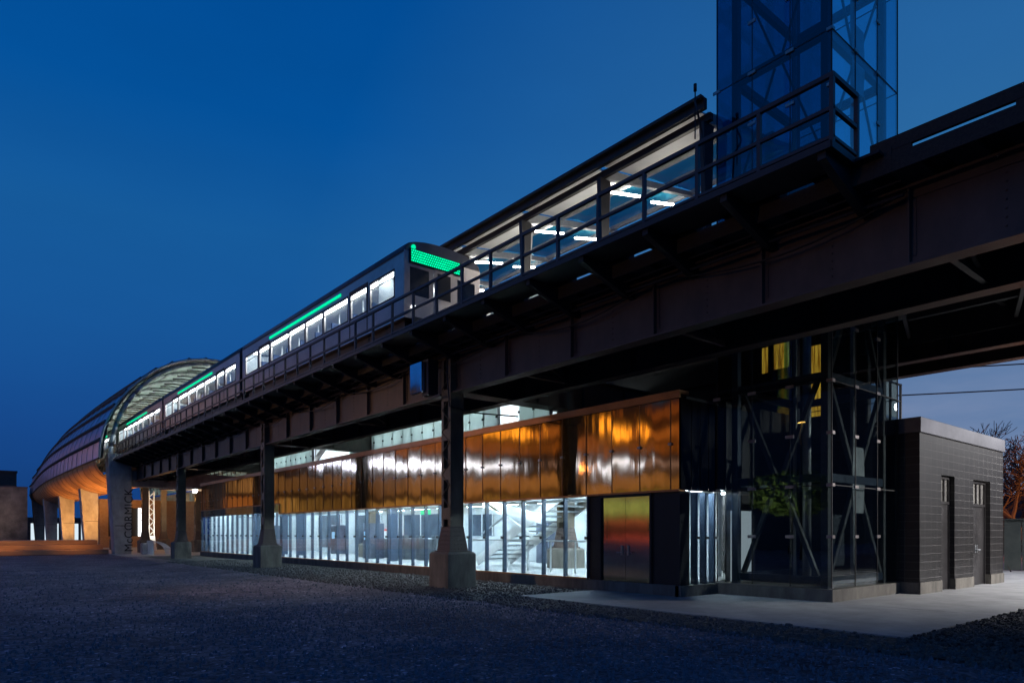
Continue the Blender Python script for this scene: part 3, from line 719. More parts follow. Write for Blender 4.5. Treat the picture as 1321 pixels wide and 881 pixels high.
m = MB(); m.box(X0-.04,X1+.05,Y0-.04,Y1+.03,H+.004,4.36); m.build('parapet', M['coping'], t, .01)
m = MB(); m.box(18.9,19.1,7.95,11.95,4.365,7.5); rw = m.build('dark_backing_wall', M['dark'], t)  # dark wall added behind the tower to hide the bright sky
m = MB(); m.box(21.4,22.9,8.95,10.5,4.365,5.12); m.build('roof_plinth', M['dark'], t)
for a, c, z0, z1 in ((10.82,11.0,6.3,7.06),(10.15,10.62,6.35,7.08),(9.18,9.62,4.80,6.80)):
    m = MB(); m.box(18.888,18.896,a,c,z0,z1); wn = m.build('amber_glow_pane', amberw, rw)  # glowing panes added for the yellow shapes in the tower glass
for k, (a, c) in enumerate(ds):
    fr = MB(); fr.box(a+.002,a+.05,Y0+.12,Y0+.24,.01,3.0); fr.box(c-.05,c-.002,Y0+.12,Y0+.24,.01,3.0); fr.box(a+.05,c-.05,Y0+.12,Y0+.24,2.28,2.35); fr.box(a+.05,c-.05,Y0+.12,Y0+.24,2.94,3.0)
    d_ = fr.build('door_frame', M['servicedoor'], t)
    nl = 1 if k == 0 else 2; wd = (c-a-.1)/nl
    for j in range(nl):
        m = MB(); m.box(a+.05+j*wd+.004,a+.05+(j+1)*wd-.004,Y0+.15,Y0+.2,.02,2.27); lf = m.build('door_leaf', M['servicedoor'], t)
        hx = a+.12 if k == 0 else (a+.05+wd+(-.07 if j == 0 else .07))
        m = MB(); m.cyl((hx,Y0+.15,1.03),(hx,Y0+.09,1.03),.013,n=6); m.cyl((hx,Y0+.09,1.03),(hx+.12,Y0+.09,1.03),.013,n=6); m.box(hx-.02,hx+.02,Y0+.142,Y0+.149,.95,1.18); m.build('door_handle', M['galv'], lf)
    m = MB(); m.box(a+.06,c-.06,Y0+.17,Y0+.185,2.36,2.93); tr = m.build('transom_window', surf('transom%d'%k,(.16,.15,.14),(.26,.25,.23),.2,bump=0), t)
    m = MB()
    nb = 3 if k == 0 else 4
    for j in range(1,nb): xx = a+.05+(c-a-.1)*j/nb; m.box(xx-.03,xx+.03,Y0+.13,Y0+.168,2.36,2.93)
    m.build('transom_bar', M['servicedoor'], tr)

# ------------------------------------------------------------------ platform and canopy
t = thing('station_platform',(16.4,9.9,7.5),'elevated platform slab between the two tracks behind the railing','platform')
m = MB(); m.box(13.5,19.2,9.95,112,7.62,7.98); m.box(13.4,19.3,-9,6.80,7.1,7.4); m.box(13.4,14.65,6.801,9.94,7.1,7.4); m.box(18.4,19.3,6.801,9.94,7.1,7.4)
m.build('platform_slab', M['concrete'], t)
m = MB(); m.box(13.4,13.495,9.95,112,7.80,8.0); m.build('edge_strip', surf('platform_edge',(.45,.30,.03),(.6,.42,.05),.6,bump=0), t)
m = MB()
for k in range(24): m.box(13.7,19.0,10.3+k*2.2,10.5+k*2.2,7.2,7.615)
m.build('platform_joist', M['steel'], t)
# canopy
def zr(x): return 11.93+(x-14.2)*.155
t = thing('platform_canopy',(16.4,9.9,8),'lit platform canopy with white soffit, blue glass panes and tapered dark posts','canopy')
CY0, CY1 = 9.75, 55.5
ns = 15
bay = 3.44
ybs = [9.95+i*bay for i in range(14)]
for i, (a, c) in enumerate(zip(ybs, ybs[1:])):
    m = MB(); m.hexa([(14.25,a+.1,zr(14.25)-.04),(16.0,a+.1,zr(16.0)-.04),(16.0,c-.1,zr(16.0)-.04),(14.25,c-.1,zr(14.25)-.04),(14.25,a+.1,zr(14.25)),(16.0,a+.1,zr(16.0)),(16.0,c-.1,zr(16.0)),(14.25,c-.1,zr(14.25))]); m.build('soffit_panel', M['white'], t)
    for (xa,xb) in ((16.12,17.25),(17.4,18.55)):
        m = MB(); m.hexa([(xa,a+.05,zr(xa)),(xb,a+.05,zr(xb)),(xb,c-.05,zr(xb)),(xa,c-.05,zr(xa)),(xa,a+.05,zr(xa)+.02),(xb,a+.05,zr(xb)+.02),(xb,c-.05,zr(xb)+.02),(xa,c-.05,zr(xa)+.02)]); m.build('glass_roof_pane', M['roofglass'], t)
m = MB(); m.box(14.12,14.24,CY0,CY1,11.80,12.06); m.box(13.98,14.119,CY0,CY1,12.0,12.07); m.build('roof_fascia', M['dark'], t)
m = MB(); m.box(14.38,14.5,CY0,CY1,11.62,11.80); m.build('edge_beam', M['dark'], t)
for xx in (16.06,17.32,18.62):
    m = MB(); m.bar((xx,CY0,zr(xx)-.06),(xx,CY1,zr(xx)-.06),.1,.14); m.build('purlin', M['galv'], t)
for i, y in enumerate(ybs):
    m = MB(); m.taper((14.46,14.60,y-.06,y+.06,7.98),(14.3,14.72,y-.07,y+.07,11.62)); m.build('canopy_post', M['dark'], t)
    m = MB(); m.taper((14.66,14.74,y+.16,y+.30,7.98),(14.82,15.0,y+.16,y+.36,11.72)); m.build('post_lit_face', M['white'], t)  # white piece standing in for the lit inner face of the post
    m = MB(); m.hexa([(14.5,y-.07,zr(14.5)-.34),(18.9,y-.07,zr(18.9)-.16),(18.9,y+.07,zr(18.9)-.16),(14.5,y+.07,zr(14.5)-.34),(14.5,y-.07,zr(14.5)-.07),(18.9,y-.07,zr(18.9)-.05),(18.9,y+.07,zr(18.9)-.05),(14.5,y+.07,zr(14.5)-.07)]); m.build('canopy_beam', M['galv'], t)
    for xa, xb in ((15.45,16.75),(17.35,18.45)) if i else ():
        y_ = y+.55
        m = MB(); m.bar((xa,y_,zr(xa)-.34),(xb,y_,zr(xb)-.26),.07,.05)
        m.build('tube_light', M['tubewhite'], t)
    if i < 6: lamp('canopy_glow','POINT',(15.9,y+1.75,10.6),42,(1,.93,.82),t,.25)  # point light added in each near bay to brighten the soffit
m = MB(); m.cyl((13.9,9.85,11.0),(13.9,9.85,12.15),.018,n=6); m.cyl((13.9,9.85,12.15),(13.9,9.85,12.32),.04,n=8); m.build('antenna', M['black'], t)
m = MB(); m.path([(13.9,9.85,11.9),(13.85,9.75,11.6),(14.1,9.8,11.2),(14.3,9.8,9.5),(14.2,9.8,9.0),(14.35,9.85,8.3)],.025,5); m.build('loose_cable', M['black'], t)
# windscreen seen under the canopy
wsd = thing('windscreen',(16.4,24,8),'row of pale lit glass windscreens standing on the platform beyond the train','windscreen')
for k in range(7):
    m = MB(); m.box(16.38,16.42,18+k*1.15,19.05+k*1.15,8.0,10.2); m.build('screen_pane', M['frost'], wsd)
    m = MB(); m.box(16.36,16.44,17.93+k*1.15,17.99+k*1.15,8.0,10.25); m.build('screen_post', M['galv'], wsd)

# ------------------------------------------------------------------ train
def ledmat():
    m, nt, out = newmat('led_dots'); L = nt.links.new
    g = N(nt, 'ShaderNodeNewGeometry'); s = N(nt, 'ShaderNodeSeparateXYZ'); L(g.outputs['Position'], s.inputs[0])
    cb = N(nt, 'ShaderNodeCombineXYZ'); L(s.outputs[0], cb.inputs[0]); L(s.outputs[2], cb.inputs[1])
    br = N(nt, 'ShaderNodeTexBrick', Scale=1.0); br.offset = .5
    br.inputs['Color1'].default_value = (0,1,.42,1); br.inputs['Color2'].default_value = (0,.75,.30,1); br.inputs['Mortar'].default_value = (0,.10,.05,1)
    br.inputs['Brick Width'].default_value = .075; br.inputs['Row Height'].default_value = .075; br.inputs['Mortar Size'].default_value = .012
    L(cb.outputs[0], br.inputs['Vector']); e = N(nt, 'ShaderNodeEmission', Strength=1.5); L(br.outputs['Color'], e.inputs[0]); L(e.outputs[0], out.inputs[0]); return m
def rail_car(Y, label, front=False):
    xc = 11.84; hw = 1.40; ln = 14.3; zr_ = 6.96
    t = thing('rail_car',(xc,Y,zr_),label,'train carriage','carriages of the elevated train')
    z0, z1 = zr_+.95, zr_+2.95
    # side walls with window openings
    wins = []   # (y0,y1,kind)
    lay = [(.55,1.95),(2.15,3.15),(3.4,5.3),(5.5,7.4),(7.0,7.3)]
    opens = [(.6,2.1),(2.35,3.45),(3.7,5.55),(5.7,7.15),(7.3,8.75),(8.9,10.75),(11.0,12.1),(12.35,13.85)]
    zs0, zs1 = zr_+1.72, zr_+2.50
    m = MB()
    for sx in (-1,1):
        xa, xb = (xc+sx*hw, xc+sx*(hw-.06)); xa, xb = min(xa,xb), max(xa,xb)
        m.box(xa,xb,Y,Y+ln,z0,zs0); m.box(xa,xb,Y,Y+ln,zs1,z1)
        cur = 0
        for a, c in opens+[(ln,ln)]:
            m.box(xa,xb,Y+cur,Y+a,zs0,zs1); cur = c
    m.box(xc-hw+.06,xc+hw-.06,Y,Y+ln,z0,z0+.1)
    # end walls
    for ye in (Y,Y+ln-.06):
        if ye == Y and front:
            m.box(xc-hw+.06,xc+hw-.06,ye,ye+.06,z0+.1,zs0-.05); m.box(xc-hw+.06,xc+hw-.06,ye,ye+.06,zs1,z1)
            for a, c in ((-1.34,-1.2),(-.52,-.36),(.36,.52),(1.2,1.34)): m.box(xc+a,xc+c,ye,ye+.06,zs0-.05,zs1)
        else: m.box(xc-hw+.06,xc+hw-.06,ye,ye+.06,z0+.1,z1)
    body = m.build('car_body', M['stainless'], t)
    m = MB()
    for k in range(9):
        z = z0+.08+k*.07
        for sx in (-1,1): m.box(min(xc+sx*hw,xc+sx*(hw+.014)),max(xc+sx*hw,xc+sx*(hw+.014)),Y+.05,Y+ln-.05,z,z+.03)
    m.build('side_fluting', M['stainless'], t)
    # roof
    rows = []
    for yy in (Y,Y+.02,Y+ln-.02,Y+ln):
        rr = []
        for i in range(13):
            a = math.pi*i/12; k = 1 if yy in (Y+.02,Y+ln-.02) else .97
            rr.append((xc-(hw+.02)*math.cos(a)*k, yy, z1+.44*math.sin(a)**.8*k))
        rows.append(rr)
    m = MB(); m.grid(rows)
    for yy in (Y,Y+ln):
        pts = [(xc-(hw)*math.cos(math.pi*i/12)*.97, yy, z1+.44*math.sin(math.pi*i/12)**.8*.97) for i in range(13)]
        m.face(pts)
    m.build('car_roof', M['trainroof'], t)
    for yy in (3.2,9.0):
        m = MB(); m.box(xc-.6,xc+.6,Y+yy,Y+yy+2,z1+.36,z1+.58); m.build('roof_unit', M['trainroof'], t, .04)
    # glazing
    for sx in (-1,1):
        for a, c in opens:
            m = MB(); xg = xc+sx*(hw-.03); m.box(xg-.004,xg+.004,Y+a,Y+c,zs0,zs1); m.build('window_pane', M['trainglass'], t)
    for sx in (-1,1):
        for a, c in (opens[1],opens[6]):
            m = MB(); xa = xc+sx*(hw+.015); m.box(min(xa,xc+sx*hw),max(xa,xc+sx*hw),Y+a-.1,Y+a-.03,z0+.05,zs1+.12); m.box(min(xa,xc+sx*hw),max(xa,xc+sx*hw),Y+c+.03,Y+c+.1,z0+.05,zs1+.12); m.box(min(xa,xc+sx*hw),max(xa,xc+sx*hw),Y+a-.03,Y+c+.03,zs1+.06,zs1+.12); m.build('door_frame', M['dark'], t)
    for a, c in opens:
        m = MB(); xa, xb = xc-hw-.006, xc-hw+.001
        m.box(xa,xb,Y+a-.05,Y+a,zs0-.05,zs1+.05); m.box(xa,xb,Y+c,Y+c+.05,zs0-.05,zs1+.05); m.box(xa,xb,Y+a,Y+c,zs0-.05,zs0); m.box(xa,xb,Y+a,Y+c,zs1,zs1+.05); m.box(xa,xb,Y+a,Y+c,zs1-.22,zs1-.19)
        m.build('window_frame', M['black'], t)
    m = MB(); m.box(xc-hw-.012,xc-hw-.001,Y+.02,Y+ln-.02,z1-.06,z1-.01); m.box(xc-hw-.008,xc-hw-.001,Y+.02,Y+ln-.02,zs0-.16,zs0-.12); m.build('belt_rail', M['dark'], t)
    # interior
    m = MB(); m.box(xc-hw+.1,xc+hw-.1,Y+.1,Y+ln-.1,z1-.16,z1-.12); m.box(xc-.02,xc+.02,Y+ln-.3,Y+ln-.2,z0,z1-.2); m.build('cabin_ceiling', M['white'], t)
    m = MB()
    for sx in (-.98,.98): m.box(xc+sx-.12,xc+sx+.12,Y+.4,Y+ln-.4,z1-.24,z1-.165)
    m.build('cabin_light', M['tubetrain'], t)
    m = MB(); m.box(xc-hw+.07,xc+hw-.07,Y+ln-.16,Y+ln-.1,z0,z1-.2); m.box(xc-1.2,xc+1.2,Y+1.9,Y+1.95,z0,z1-.2) if front else None
    m.build('cabin_bulkhead', M['whitewall'], t)
    m = MB()
    for k in range(8):
        for sx in (-.9,.9): m.box(xc+sx-.4,xc+sx+.4,Y+2.3+k*1.4,Y+2.4+k*1.4,z0+.5,z0+1.05)
    m.build('seat_back', surf('seat_blue%d'%int(Y),(.03,.05,.12),(.06,.09,.2),.6,bump=0), t)
    m = MB()
    for k in range(6): m.cyl((xc-.45,Y+2.5+k*1.9,z0+.1),(xc-.45,Y+2.5+k*1.9,z1-.15),.018,n=6)
    m.build('grab_pole', M['galv'], t)
    # green side sign, drawn out to the length of its light streak
    m = MB(); m.box(xc-hw-.022,xc-hw-.002,Y+4.2,Y+10.9,zs1+.17,zs1+.27); m.build('route_sign_streak', M['greenthin'], t)
    # underframe and bogies
    m = MB(); m.box(xc-1.2,xc+1.2,Y+.3,Y+ln-.3,z0-.25,z0); m.box(xc-.9,xc+.9,Y+5.2,Y+9,z0-.55,z0-.25); m.build('underframe', M['dark'], t)
    for yb in (2.2,ln-2.2):
        m = MB(); m.box(xc-1.05,xc-.85,Y+yb-1.2,Y+yb+1.2,zr_+.25,zr_+.5); m.box(xc+.85,xc+1.05,Y+yb-1.2,Y+yb+1.2,zr_+.25,zr_+.5); m.box(xc-.85,xc+.85,Y+yb-.2,Y+yb+.2,zr_+.3,zr_+.7); bg_ = m.build('bogie', M['dark'], t)
        for ya in (-.85,.85):
            for sx in (-.72,.72):
                m = MB(); m.cyl((xc+sx-.06,Y+yb+ya,zr_+.35),(xc+sx+.06,Y+yb+ya,zr_+.35),.35,n=20); m.build('wheel', M['dark'], bg_)
    if front:
        m = MB(); m.box(xc-.35,xc+.35,Y-.03,Y-.003,z0+.05,z1-.25); d_ = m.build('end_door', M['stainless'], t)
        m = MB(); m.box(xc-.24,xc+.24,Y-.04,Y-.031,zs0,zs1); m.build('door_window', M['black'], d_)
        for a, c in ((-1.2,-.52),(.52,1.2)):
            m = MB(); m.box(xc+a,xc+c,Y+.02,Y+.03,zs0-.05,zs1); m.build('windshield', surf('windshield%d'%int(a*10),(.02,.03,.04),(.05,.06,.07),.08,bump=0), t)
        # destination sign: LED matrix
        m = MB(); m.box(xc-1.22,xc+.62,Y-.05,Y-.004,z1-.34,z1+.08); sg = m.build('destination_sign', M['black'], t)
        m = MB(); m.box(xc-1.18,xc+.58,Y-.058,Y-.051,z1-.31,z1+.055)
        m.build('led_matrix', ledmat(), sg)
        for sx in (-1.15,1.15):
            for z in (z1+.14,z0+.35):
                if z > z1 and sx > 0: continue
                m = MB(); m.cyl((xc+sx*.95,Y-.05,z),(xc+sx*.95,Y,z),.07,n=12); m.build('marker_light', M['greenthin'] if z > z1 else M['lampcool2'], t)
        m = MB(); m.cyl((xc,Y,z0-.1),(xc,Y-.35,z0-.1),.1,n=8); m.box(xc-.2,xc+.2,Y-.5,Y-.35,z0-.22,z0+.02); m.build('coupler', M['dark'], t)
        m = MB(); m.box(xc-1.1,xc+1.1,Y-.12,Y,z0-.1,z0+.04); m.build('anticlimber', M['dark'], t)
M['lampcool2'] = emis('headlamp', (.95,.97,1), 4)
rail_car(17.6,'leading steel carriage with a green lit destination sign on its front',True)
rail_car(32.3,'second steel carriage behind the leading one above the copper wall')
rail_car(47.0,'third steel carriage entering the arched station tube')
rail_car(61.7,'last steel carriage, inside the arched station tube')

# ------------------------------------------------------------------ station tube
t = thing('station_tube',(16.5,57.5,0),'great arched station tube with purple banded cladding on tall concrete piers','station tube')
CX, CZ = 16.5, 7.0
TY0, TY1 = 56.9, 119
def sc(y):
    u = (y-TY0)/(TY1-TY0)
    return 1+.05*math.sin(math.pi*min(1,u*1.15))-.12*max(0,u-.45)**1.4*1.6
def ell(y, phi, a, bb, drop=0):
    s = sc(y); return (CX-a*s*math.cos(phi), y, CZ+bb*s*math.sin(phi))
NB = 19
ysg = [TY0+(TY1-TY0)*i/20 for i in range(21)]
for k in range(NB):
    a0 = math.pi*(k+.02)/NB; a1 = math.pi*(k+.90)/NB
    def outer(y, ph):
        lip = 8.0 if math.cos(ph) > 0 else 7.6
        return ell(y, ph, 7.55+.45*abs(math.cos(ph))**3, 8.25)
    rows = [[outer(y, a0+(a1-a0)*j/3) for j in range(4)] for y in ysg]
    rows2 = [[ell(y, a0+(a1-a0)*j/3, 7.35+.4*abs(math.cos(a0))**3, 8.14) for j in range(4)] for y in ysg]
    m = MB(); m.grid(rows); m.build('cladding_band', M['panelpurple'], t)
    m = MB(); m.grid(rows2); m.build('liner_band', M['liner'], t)
    # dark purlin in the gap
    aa = math.pi*(k+.96)/NB
    if k < NB-1:
        m = MB(); m.path([ell(y, aa, 7.62+.45*abs(math.cos(aa))**3, 8.33) for y in ysg],.12,6); m.build('purlin', M['dark'], t)
# transverse joints of the cladding and ribs
for i in range(14):
    y = TY0+.6+i*4.6
    m = MB(); m.path([ell(y, math.pi*j/28, 7.2, 8.0) for j in range(29)],.12 if i else .17,8); m.build('arch_rib', M['galv'], t)
m = MB()
for i in range(27):
    y = TY0+2.3*i
    for sd in (0,1):
        pts = [ell(y, (math.pi*(j*.7)/28) if sd == 0 else math.pi-(math.pi*(j*.7)/28), 7.60+.45*abs(math.cos(math.pi*j*.7/28))**3, 8.30) for j in range(0,29)]
        m.path(pts,.018,4)
m.build('cladding_joint', M['galv'], t)
# second front ring, outer lip
m = MB(); m.path([ell(TY0-.02, math.pi*j/28, 7.55+.45*abs(math.cos(math.pi*j/28))**3, 8.27) for j in range(29)],.09,6); m.build('edge_ring', M['galv'], t)
# ribbed slats on the inside, curved lights
for i in range(40):
    y = TY0+.9+i*1.5
    m = MB(); m.path([ell(y, math.pi*(.45+.55*j/16), 7.12+.2*abs(math.cos(math.pi*(.45+.55*j/16)))**3, 8.02) for j in range(16)],.05,4); m.build('liner_slat', M['dark'], t)
for xx in (14.6,18.4):
    m = MB()
    for k in range(11): m.box(xx-.1,xx+.1,59+k*5,62+k*5,12.2,12.26)
    m.build('tube_light', emis('tube_lamp',(.85,1.0,.93),20), t)
# curved copper soffit between the lip and the piers
for sd in (-1,1):
    rows = []
    for y in [58.3]+ysg[1:]:
        s = sc(y); r_ = []
        for j in range(9):
            a = math.pi/2*j/8
            ox = 8.0*s-3.0*(1-math.cos(a)); oz = 6.95-1.9*math.sin(a)
            r_.append((CX+sd*ox, y, oz))
        rows.append(r_)
    m = MB(); m.grid(rows); m.build('curved_soffit', M['coppersoffit'], t)
for sd in (-1,1):
    m = MB()
    for i in range(24):
        y = 59+i*2.4; s = sc(y)
        m.path([(CX+sd*(8.0*s-3.0*(1-math.cos(math.pi/2*j/8))-.012*sd*0), y, 6.95-1.9*math.sin(math.pi/2*j/8)-.006) for j in range(9)],.014,4)
    m.build('soffit_seam', M['black'], t)
# edge gutter
m = MB(); m.path([(CX-8.03*sc(y),y,6.93) for y in ysg],.07,6); m.build('gutter', M['dark'], t)
# concrete piers
for k, y in enumerate((57.0,71.4,86.2,101.0,115.0)):
    for sd in (-1,1):
        top = 7.36 if k == 0 else 6.4
        xo, xi = (7.45,5.9)
        if k == 0:
            xo_b = 7.0
        else: xo, xo_b = 7.35, 6.9
        xa = sorted((CX+sd*xo, CX+sd*xi)); xb = sorted((CX+sd*xo_b, CX+sd*xi))
        m = MB(); m.taper((xb[0],xb[1],y,y+1.25,-.05),(xa[0],xa[1],y,y+1.25,top))
        p = m.build('concrete_pier', M['concrete'], t, .03)
        if k > 0:
            m = MB(); m.box(xb[0]-.02,xb[1]+.004,y-.006,y+1.256,2.6,2.63); m.build('pour_joint', M['black'], p)
        if k == 0 and sd == -1:
            P1 = p
            m = MB(); m.box(xb[0]+.03,xb[1]+.006,y-.004,y+.002,2.05,2.10); m.build('pour_joint', M['black'], p)
m = MB(); m.box(10.63,22.4,57.25,58.1,5.0,6.18); m.build('portal_beam', M['concrete'], t)
# lettering
def text_mesh(txt, size, mat, parent, mtx, name='lettering', ext=.01):
    cu = bpy.data.curves.new('tmp','FONT'); cu.body = txt; cu.size = size; cu.extrude = ext; cu.space_character = 1.06
    ob = bpy.data.objects.new('tmp', cu); col.objects.link(ob); bpy.context.view_layer.update()
    me = bpy.data.meshes.new_from_object(ob.evaluated_get(bpy.context.evaluated_depsgraph_get()))
    bpy.data.objects.remove(ob); me.name = name
    me.transform(mtx); me.transform(Matrix.Translation(-wloc(parent)))
    o = bpy.data.objects.new(name, me); col.objects.link(o); o.parent = parent
    me.materials.clear(); me.materials.append(mat); return o
# text local: x right, y up. rotate 90 ccw in the wall plane (facing -Y)
wall = Matrix.Rotation(R(90),4,'X'); rot = Matrix.Rotation(R(90),4,'Z')
text_mesh('McCORMICK',.78,M['letter'],t,Matrix.Translation((10.66,56.985,.15)) @ wall @ rot)
text_mesh('C',.85,M['letter'],t,Matrix.Translation((11.75,57.235,5.38)) @ wall @ rot)
# blade sign on the tube edge
m = MB(); m.box(9.05,9.1,75.0,76.2,5.6,7.0); m.build('blade_sign', emis('blade',(.7,.9,1),1.6), t)
for y, en in ((60.5,1500),(66,1500),(75,1500),(82,700)):
    lamp('uplight','SPOT',(9.6,y,1.2),en,WARM,t,.15,aim=(9.6,y+2.5,6.5),spot=130)
for y, en in ((68.3,700),(83.2,700)): lamp('pier_uplight','SPOT',(9.4,y,1.1),en,WARM,t,.15,aim=(9.9,y+3.1,3.6),spot=110)
for y in (61.5,69,80): lamp('underlight','POINT',(14.2,y,4.6),170,WARM,t,.2)
# portal soffit canopy with downlights
t = thing('entrance_canopy',(13.6,50,4.6),'pale entrance soffit with three small downlights at the far end of the hall','canopy')
m = MB(); m.hexa([(13.0,50.0,4.55),(18,50.0,4.55),(18,56,4.75),(12.2,56,4.75),(13.0,50.0,4.68),(18,50.0,4.68),(18,56,4.9),(12.2,56,4.9)]); m.build('soffit', surf('soffit_pale',(.45,.33,.24),(.6,.46,.35),.6,bump=0), t)
for xx, yy in ((13.4,50.8),(14.0,53.2),(13.4,54.8)):
    m = MB(); m.cyl((xx,yy,4.50),(xx,yy,4.56),.13,n=12); m.build('downlight', M['lampcool'], t)
lamp('post_flood','SPOT',(13.0,62.5,.6),1300,(1,.95,.8),t,.1,aim=(13.8,66,3),spot=70)
lamp('canopy_glow','POINT',(14.4,52.5,3.9),60,(1,.72,.42),t,.2)
# bicycle hoops
for k in range(8):
    y = 51.6+k*.55; xx = 10.9+k*.06
    m = MB(); pts = [(xx+1.1-1.1*math.cos(math.pi/2*j/8), y, .02+ .95*math.cos(math.pi/2*(1-j/8))) if False else (xx+1.25*j/8, y, .02+.95*math.sqrt(max(0,1-(j/8)**2))) for j in range(9)]
    m.path(pts,.022,6); m.cyl((xx,y,0),(xx,y,.97),.022,n=6)
    tag(m.build('bicycle_hoop', M['white']),'one of the curved white bicycle hoops on the plaza beside the third column','bicycle rack','curved bicycle hoops on the plaza')
m = MB(); m.box(10.9,11.7,55.0,55.6,0,.8); tag(m.build('litter_bin', M['galv'],None,.03),'squat pale bin behind the bicycle hoops near the lettered pier','bin')
# stepped timber seating to the left
t = thing('stepped_seating',(0,58,0),'long stepped timber seating terrace glowing orange, left of the lettered pier','seating terrace')
for k, (z0, z1, yb) in enumerate(((0,.34,57.6),(.345,.68,58.6),(.685,1.0,59.6))):
    m = MB(); m.box(-14,9.2-.2*k,yb,yb+1.6,z0,z1); m.build('seating_tier', M['plank'], t, .02)
for xx in (-9,-5,-1,3,7): lamp('step_light','SPOT',(xx,57.15,1.9),130,WARM,t,.1,aim=(xx,58.6,.3),spot=120)
# planting wall behind
m = MB(); m.box(-14,8.8,61.3,61.6,0,1.02); tag(m.build('retaining_wall', M['concrete']),'low concrete wall behind the stepped seating terrace','wall')

# orange pier cladding at right end under the tube
# ------------------------------------------------------------------ street beyond: lit shop fronts & buildings
def shop(name, x, y, w, h, d, label, winz, lit, mat, n=6, floors=1):
    t = thing(name,(x,y,0),label,'building')
    m = MB(); m.box(x,x+w,y,y+d,0,h); m.build('wall', mat, t)
    for f in range(floors):
        for k in range(n):
            a = x+.4+(w-.4)*k/n; c = a+(w-.4)/n-.4; z0 = winz[0]+f*3.4; z1 = winz[1]+f*3.4
            m = MB(); m.box(a,c,y-.04,y-.01,z0,z1); m.build('window', lit if (f == 0 or random.random() < .3) else M['black'], t)
    return t
shop('shop_building',10.4,138,26,4.2,8,'low shop with bright white windows seen beneath the station tube',(.4,3.2),emis('shop_lit',(.75,.9,1),.95),M['brickb'],18)
t = thing('stone_building',(4,118,0),'rough stone faced low building at the left edge behind the seating','building')
m = MB(); m.box(-6,8.4,112,119,-.1,7.6); m.build('wall', M['stone'], t); m = MB(); m.box(-6.05,8.45,111.95,119.05,7.601,7.75); m.build('parapet', M['coping'], t)
t = thing('brick_building',(2,125,0),'taller dark brick building behind the low stone one at far left','building')
m = MB(); m.box(-8,8.0,124,134,0,10.4); m.build('wall', M['brickb'], t); m = MB(); m.box(-8.1,8.1,123.9,134.1,10.4,10.7); m.build('parapet', M['dark'], t)
# ochre wall under viaduct behind columns
t = thing('underpass_building',(14,84,0),'ochre wall with a dark doorway and bright strip under the viaduct','building')
m = MB(); m.box(12.6,22,84,86,0,1.2); m.box(12.6,13.4,84,86,1.2,5.2); m.box(17.4,22,84,86,1.2,5.2); m.box(13.4,17.4,84,86,4.3,5.2); m.build('wall', surf('ochre_wall',(.30,.17,.09),(.42,.26,.15),.7,bump=.1), t)
m = MB(); m.box(13.4,17.4,84.3,84.4,1.2,4.3); m.build('door_panel', M['black'], t)
m = MB(); m.box(16.3,16.6,84.1,84.25,1.2,4.3); m.build('light_strip', emis('strip_white',(.95,1,1),3), t)

# fence, white panel, wires, trees on the right
t = thing('board_fence',(33,8,0),'low greenish board fence beyond the service building','fence')
m = MB()
for k in range(40): m.box(33,33.03,2+k*.6,2.57+k*.6,.03,2.05)
m.build('fence_boards', M['fence'], t)
m = MB()
for k in range(14): m.box(33.04,33.12,2+k*1.8,2.08+k*1.8,0,2.1)
m.bar((32.96,2,2.07),(32.96,26,2.07),.06,.05); m.build('fence_post', M['fence'], t)
m = MB()
for i in range(60):
    a = Vector((31.9+random.random()*.8, 2+random.random()*22, 0)); m.cyl(a, a+Vector((random.uniform(-.2,.2),random.uniform(-.2,.2),random.uniform(.1,.35))), .03,.01,n=4)
tag(m.build('weeds', M['bark'], None), 'dry weeds along the foot of the board fence', 'weeds', kind='stuff')
t = thing('roof_screen',(22.1,8.7,5.1),'bright white screen with dark rails on the service building roof behind the lift tower','screen')
m = MB(); m.box(21.45,22.85,8.74,8.78,5.13,6.3); m.build('white_screen', emis('white_screen',(.75,.85,1),.55), t)  # panel glows by itself in place of light falling on it
m = MB()
for xx in (21.5,22.1,22.86): m.box(xx,xx+.06,8.62,8.68,4.37,6.15)
m.bar((21.4,8.65,6.12),(22.95,8.65,6.12),.05,.05); m.bar((21.4,8.65,5.6),(22.95,8.65,5.6),.04,.04); m.build('railing', M['dark'], t)
# power lines
for z0, z1, lb in ((13.2,15.4,'upper black power line crossing the sky beneath the girder at right'),(11.4,13.5,'middle black power line crossing the sky beneath the girder at right'),(8.2,8.4,'lowest thin power line passing in front of the bare trees')):
    m = MB(); pts = []
    for i in range(21):
        u = i/20; pts.append((30+u*50, 46-u*50, z0+(z1-z0)*u-1.2*4*u*(1-u)*.5))
    m.path(pts,.05 if z0 > 9 else .03,5); tag(m.build('power_line', M['black']), lb, 'power line', 'power lines at the right')
m = MB()
m.cyl((14.9,3.0,5.0),(14.9,3.0,5.4),.012,n=5)
for i in range(10):
    a = 2*math.pi*i/10; b_ = 2*math.pi*(i+1)/10
    m.cyl((14.9+.07*math.cos(a),3,4.95+.07*math.sin(a)),(14.9+.07*math.cos(b_),3,4.95+.07*math.sin(b_)),.014,n=4)
m.bm.free()

